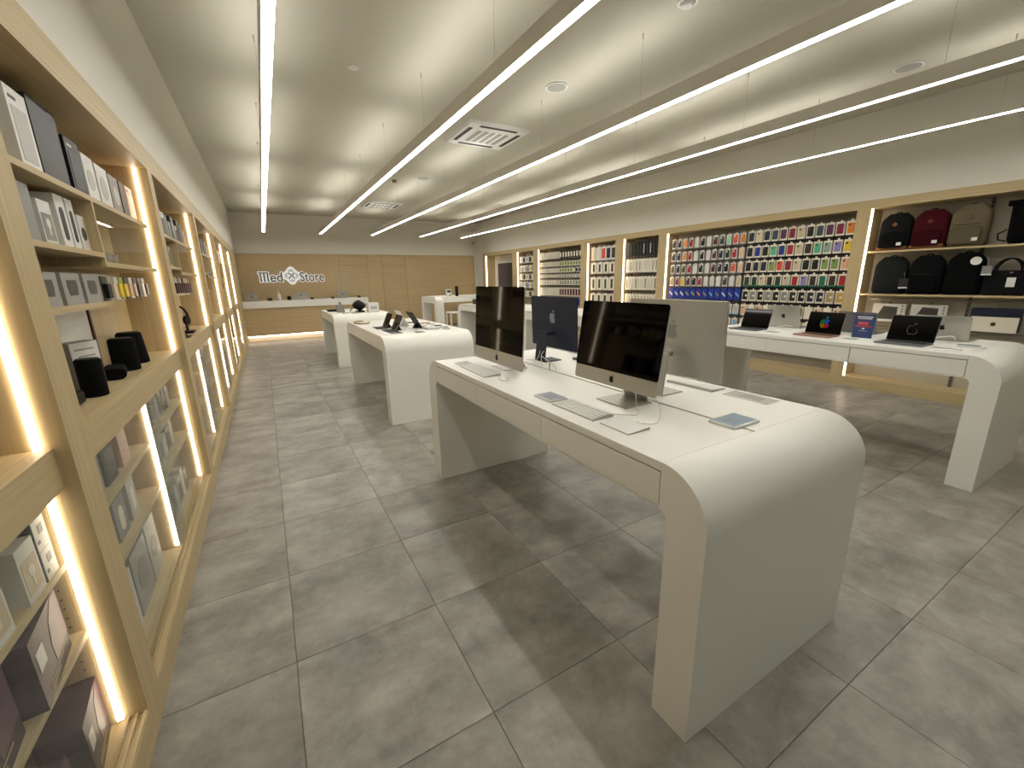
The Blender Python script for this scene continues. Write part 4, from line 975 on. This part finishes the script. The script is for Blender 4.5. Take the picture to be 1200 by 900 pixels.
# ------------------------------------------------------------------ bar table and stool
t = thing('bar_table', 'high white table with rounded ends near the back wall', 'table', (4.0, 11.0, 0))
def arch(x0, x1):
    W_, Ht, R = 1.25, 1.10, .16; th = .17
    out = [(0, 0)]+[(R-R*math.cos(a), Ht-R+R*math.sin(a)) for a in [PI/2*i/8 for i in range(9)]]+[(W_-R+R*math.sin(a), Ht-R+R*math.cos(a)) for a in [PI/2*i/8 for i in range(9)]]+[(W_, 0), (W_-th, 0), (W_-th, Ht-th), (th, Ht-th), (th, 0)]
    return MB().prism(out, x0, x1, 'x')
arch(0, .22).build('end_frame', tabw, t, .003); arch(1.98, 2.2).build('end_frame', tabw, t, .003)
MB().box(.22, 1.98, .02, 1.23, .95, 1.10).build('top_slab', tabw, t)
t = thing('bar_stool', 'white square-framed bar stool in front of the high table', 'stool', (4.28, 10.45, 0))
MB().box(-.17, .17, -.17, .17, .70, .73).build('seat', plast_w, t, .004)
for sx in (-1, 1):
    for sy in (-1, 1): MB().box(sx*.155-.013, sx*.155+.013, sy*.155-.013, sy*.155+.013, 0, .70).build('leg', plast_w, t)
for s in (-1, 1): MB().box(-.14, .14, s*.155-.01, s*.155+.01, .20, .225).build('stretcher', plast_w, t); MB().box(s*.155-.01, s*.155+.01, -.14, .14, .20, .225).build('stretcher', plast_w, t)
t = thing('bar_stool', 'second white stool, half hidden beneath the high table', 'stool', (4.75, 10.75, 0))
MB().box(-.17, .17, -.17, .17, .70, .73).build('seat', plast_w, t, .004)
for sx in (-1, 1):
    for sy in (-1, 1): MB().box(sx*.155-.013, sx*.155+.013, sy*.155-.013, sy*.155+.013, 0, .70).build('leg', plast_w, t)
t = thing('gadget_box', 'white box with a dark window on the high table', 'box', (4.45, 11.2, 1.10)); MB().box(-.07, .07, -.04, .04, 0, .20).build('carton', plast_w, t); MB().box(-.055, .055, -.042, -.04, .11, .17).build('window', cm('brown'), t); MB().box(.01, .05, -.042, -.04, .02, .06).build('print', cm('grey'), t)
t = thing('smart_speaker', 'slim black column speaker on the high table', 'speaker', (4.72, 11.25, 1.10)); MB().cyl((0, 0, 0), .045, .27, 18).build('body', blk, t, .004); MB().cyl((0, 0, .27), .04, .004, 18).build('top_plate', cm('charcoal'), t)

# ------------------------------------------------------------------ reception counter
CY = 13.42; CE = 2.75
t = thing('reception_counter', 'oak reception counter with white top and glowing plinth', 'counter', (1.1, CY, 0))
x0, x1 = XL-1.1+.003, CE-1.1
ends = [(x0, 0), (x1-.16, 0)]+[(x1-.16+.16*math.sin(a), .16-.16*math.cos(a)) for a in [PI/2*i/8 for i in range(1, 9)]]+[(x1, .50), (x0, .50)]
MB().prism(ends, .90, 1.085, 'z').build('top_slab', tabw, t, .004)
nb = 3; bl = (x1-.08-x0)/nb
for k in range(nb): MB().box(x0+k*bl+.001, x0+(k+1)*bl-.001, .04, .46, .15, .898).build('front_panel', wood_x, t)
MB().box(x0, x1-.1, .11, .44, 0, .15).build('plinth', tabw, t)
MB().box(x0, x1-.12, .08, .10, .135, .148).build('led_strip', led_m, t)
MB().box(x0, x1-.08, -.06, .11, .001, .012).build('floor_trim', wood_x, t)
def shield(xa, xb, label):
    s = thing('acrylic_shield', label, 'shield', ((xa+xb)/2, CY+.06, 1.085)); w_ = (xb-xa)/2
    MB().box(-w_, w_, 0, .006, .004, .84).build('pane', acrylic, s); MB().box(-w_, w_, -.03, .035, 0, .004).build('foot', acrylic, s)
shield(-.50, .30, 'clear acrylic shield at the left of reception counter')
shield(1.85, 2.65, 'clear acrylic shield at the right of reception counter')
for i, (x, lb) in enumerate(((-.30, 'left'), (.90, 'middle'), (2.02, 'right'))):
    w_ = (.32, .35, .28)[i]
    tt = laptop(x, CY+.15, w_, .22, .22, .15, alu, lb+' one of three laptops on the reception counter', -PI/2, None, 'silver'); tt.location.z = 1.085
t = thing('pump_bottle', 'white pump bottle on the reception counter', 'bottle', (.36, CY+.2, 1.085)); MB().cyl((0, 0, 0), .045, .15, 18).cyl((0, 0, .15), .045, .04, 18, r2=.015).build('bottle', plast_w, t); MB().cyl((0, 0, .19), .012, .05, 10).box(-.04, .01, -.008, .008, .235, .25).build('pump', plast_w, t)
for i, (x, s, lb) in enumerate(((.12, 1.2, 'flat black card reader near left laptop on counter'), (.60, 1, 'black card terminal right of the pump bottle'), (1.19, .8, 'small black holder right of middle counter laptop'), (1.75, .8, 'small black holder left of right counter laptop'), (2.5, .8, 'small black holder at the right end of counter'))):
    t = thing('card_terminal', lb, 'card reader', (x, CY+.2, 1.085)); MB().prism([(-.05, 0), (.05, 0), (.05, .07*s), (-.05, .03*s)], -.05*s, .05*s, 'x').build('body', blk, t, .004); MB().box(-.03*s, .03*s, -.052, -.05, .005, .02).build('display', cm('charcoal'), t)
    if i == 1: MB().cyl((0, -.02, .03), .05, .08, 14).build('holder', blk, t)

# ------------------------------------------------------------------ sign
def text_mesh(body, size, ext, off=0):
    cu = bpy.data.curves.new('t', 'FONT'); cu.body = body; cu.size = size; cu.extrude = ext; cu.offset = off; cu.resolution_u = 3
    cu.align_x = 'CENTER'; ob = bpy.data.objects.new('t', cu); COL.objects.link(ob)
    dg = bpy.context.evaluated_depsgraph_get(); me = bpy.data.meshes.new_from_object(ob.evaluated_get(dg)); bpy.data.objects.remove(ob)
    return me
sg = thing('shop_sign', 'grey and white Med Store sign with emblem on oak wall', 'sign', (.80, YB-.03, 1.60))
greyl = mat('sign_letter_grey', '6b6a63', .5)
def letters(body, cx, width, hgt):
    for off, m_, dy, nm2 in ((.024, sign_m, -.014, 'letter_outline'), (.006, greyl, -.022, 'letters')):
        me = text_mesh(body, hgt, .006, off); me.materials.clear(); me.materials.append(m_)
        xs = [v.co.x for v in me.vertices]; wd = max(xs)-min(xs)
        o = put(nm2, me, sg, (cx, dy, 0)); o.rotation_euler.x = PI/2; o.scale = (width/wd if off < .02 else (width+.04)/wd, 1, 1)
letters('ed', -.42, .32, .38); letters('Store', .52, .66, .38)
def m_glyph(g, ya, yb):
    mb = MB()
    for k in range(3):
        x = -.815+k*.088
        mb.prism([(x-.020-g, .0-g), (x+.020+g, -.0-g), (x+.034+g, .018), (x+.020+g, .03), (x+.020+g, .26+g), (x-.020-g, .26+g)], ya, yb, 'y')
    mb.prism([(-.86-g, .235-g), (-.62+g, .235-g), (-.62+g, .25), (-.66, .275+g), (-.72, .255+g), (-.75, .275+g), (-.80, .255+g), (-.84, .275+g), (-.86-g, .262+g)], ya-.001, yb, 'y')
    return mb
m_glyph(.022, -.018, -.010).build('letter_outline', sign_m, sg); m_glyph(0, -.028, -.019).build('letters', greyl, sg)
def quatre(s): # knot emblem outline: diamond with four lobes
    return [(s*(1+.13*math.cos(4*a))*math.cos(a)*.23*1.0, .165+s*(1+.13*math.cos(4*a))*math.sin(a)*.23) for a in [2*PI*i/48 for i in range(48)]]
MB().prism(quatre(1.0), -.010, -.004, 'y', Matrix.Translation((-.02, 0, 0))).build('emblem_backing', sign_m, sg)
kn = MB()
for q in range(4):
    a0 = PI/2*q; cx, cz = .105*math.cos(a0)-.02, .165+.105*math.sin(a0)
    kn.tube([(cx+.068*math.cos(a), -.014, cz+.068*math.sin(a)) for a in [2*PI*i/18 for i in range(19)]], .0085, 5)
kn.tube([(-.02+.06*math.cos(a), -.015, .165+.06*math.sin(a)) for a in [2*PI*i/4+PI/4 for i in range(5)]], .008, 5)
kn.build('emblem_knot', greyl, sg)
for q in range(4):
    a0 = PI/2*q; MB().cyl((-.02+.125*math.cos(a0), -.022, .165+.125*math.sin(a0)), .02, .012, 8, axis='y').build('emblem_dot', greyl, sg)
MB().cyl((-.02, -.022, .165), .022, .012, 8, axis='y').build('emblem_dot', greyl, sg)
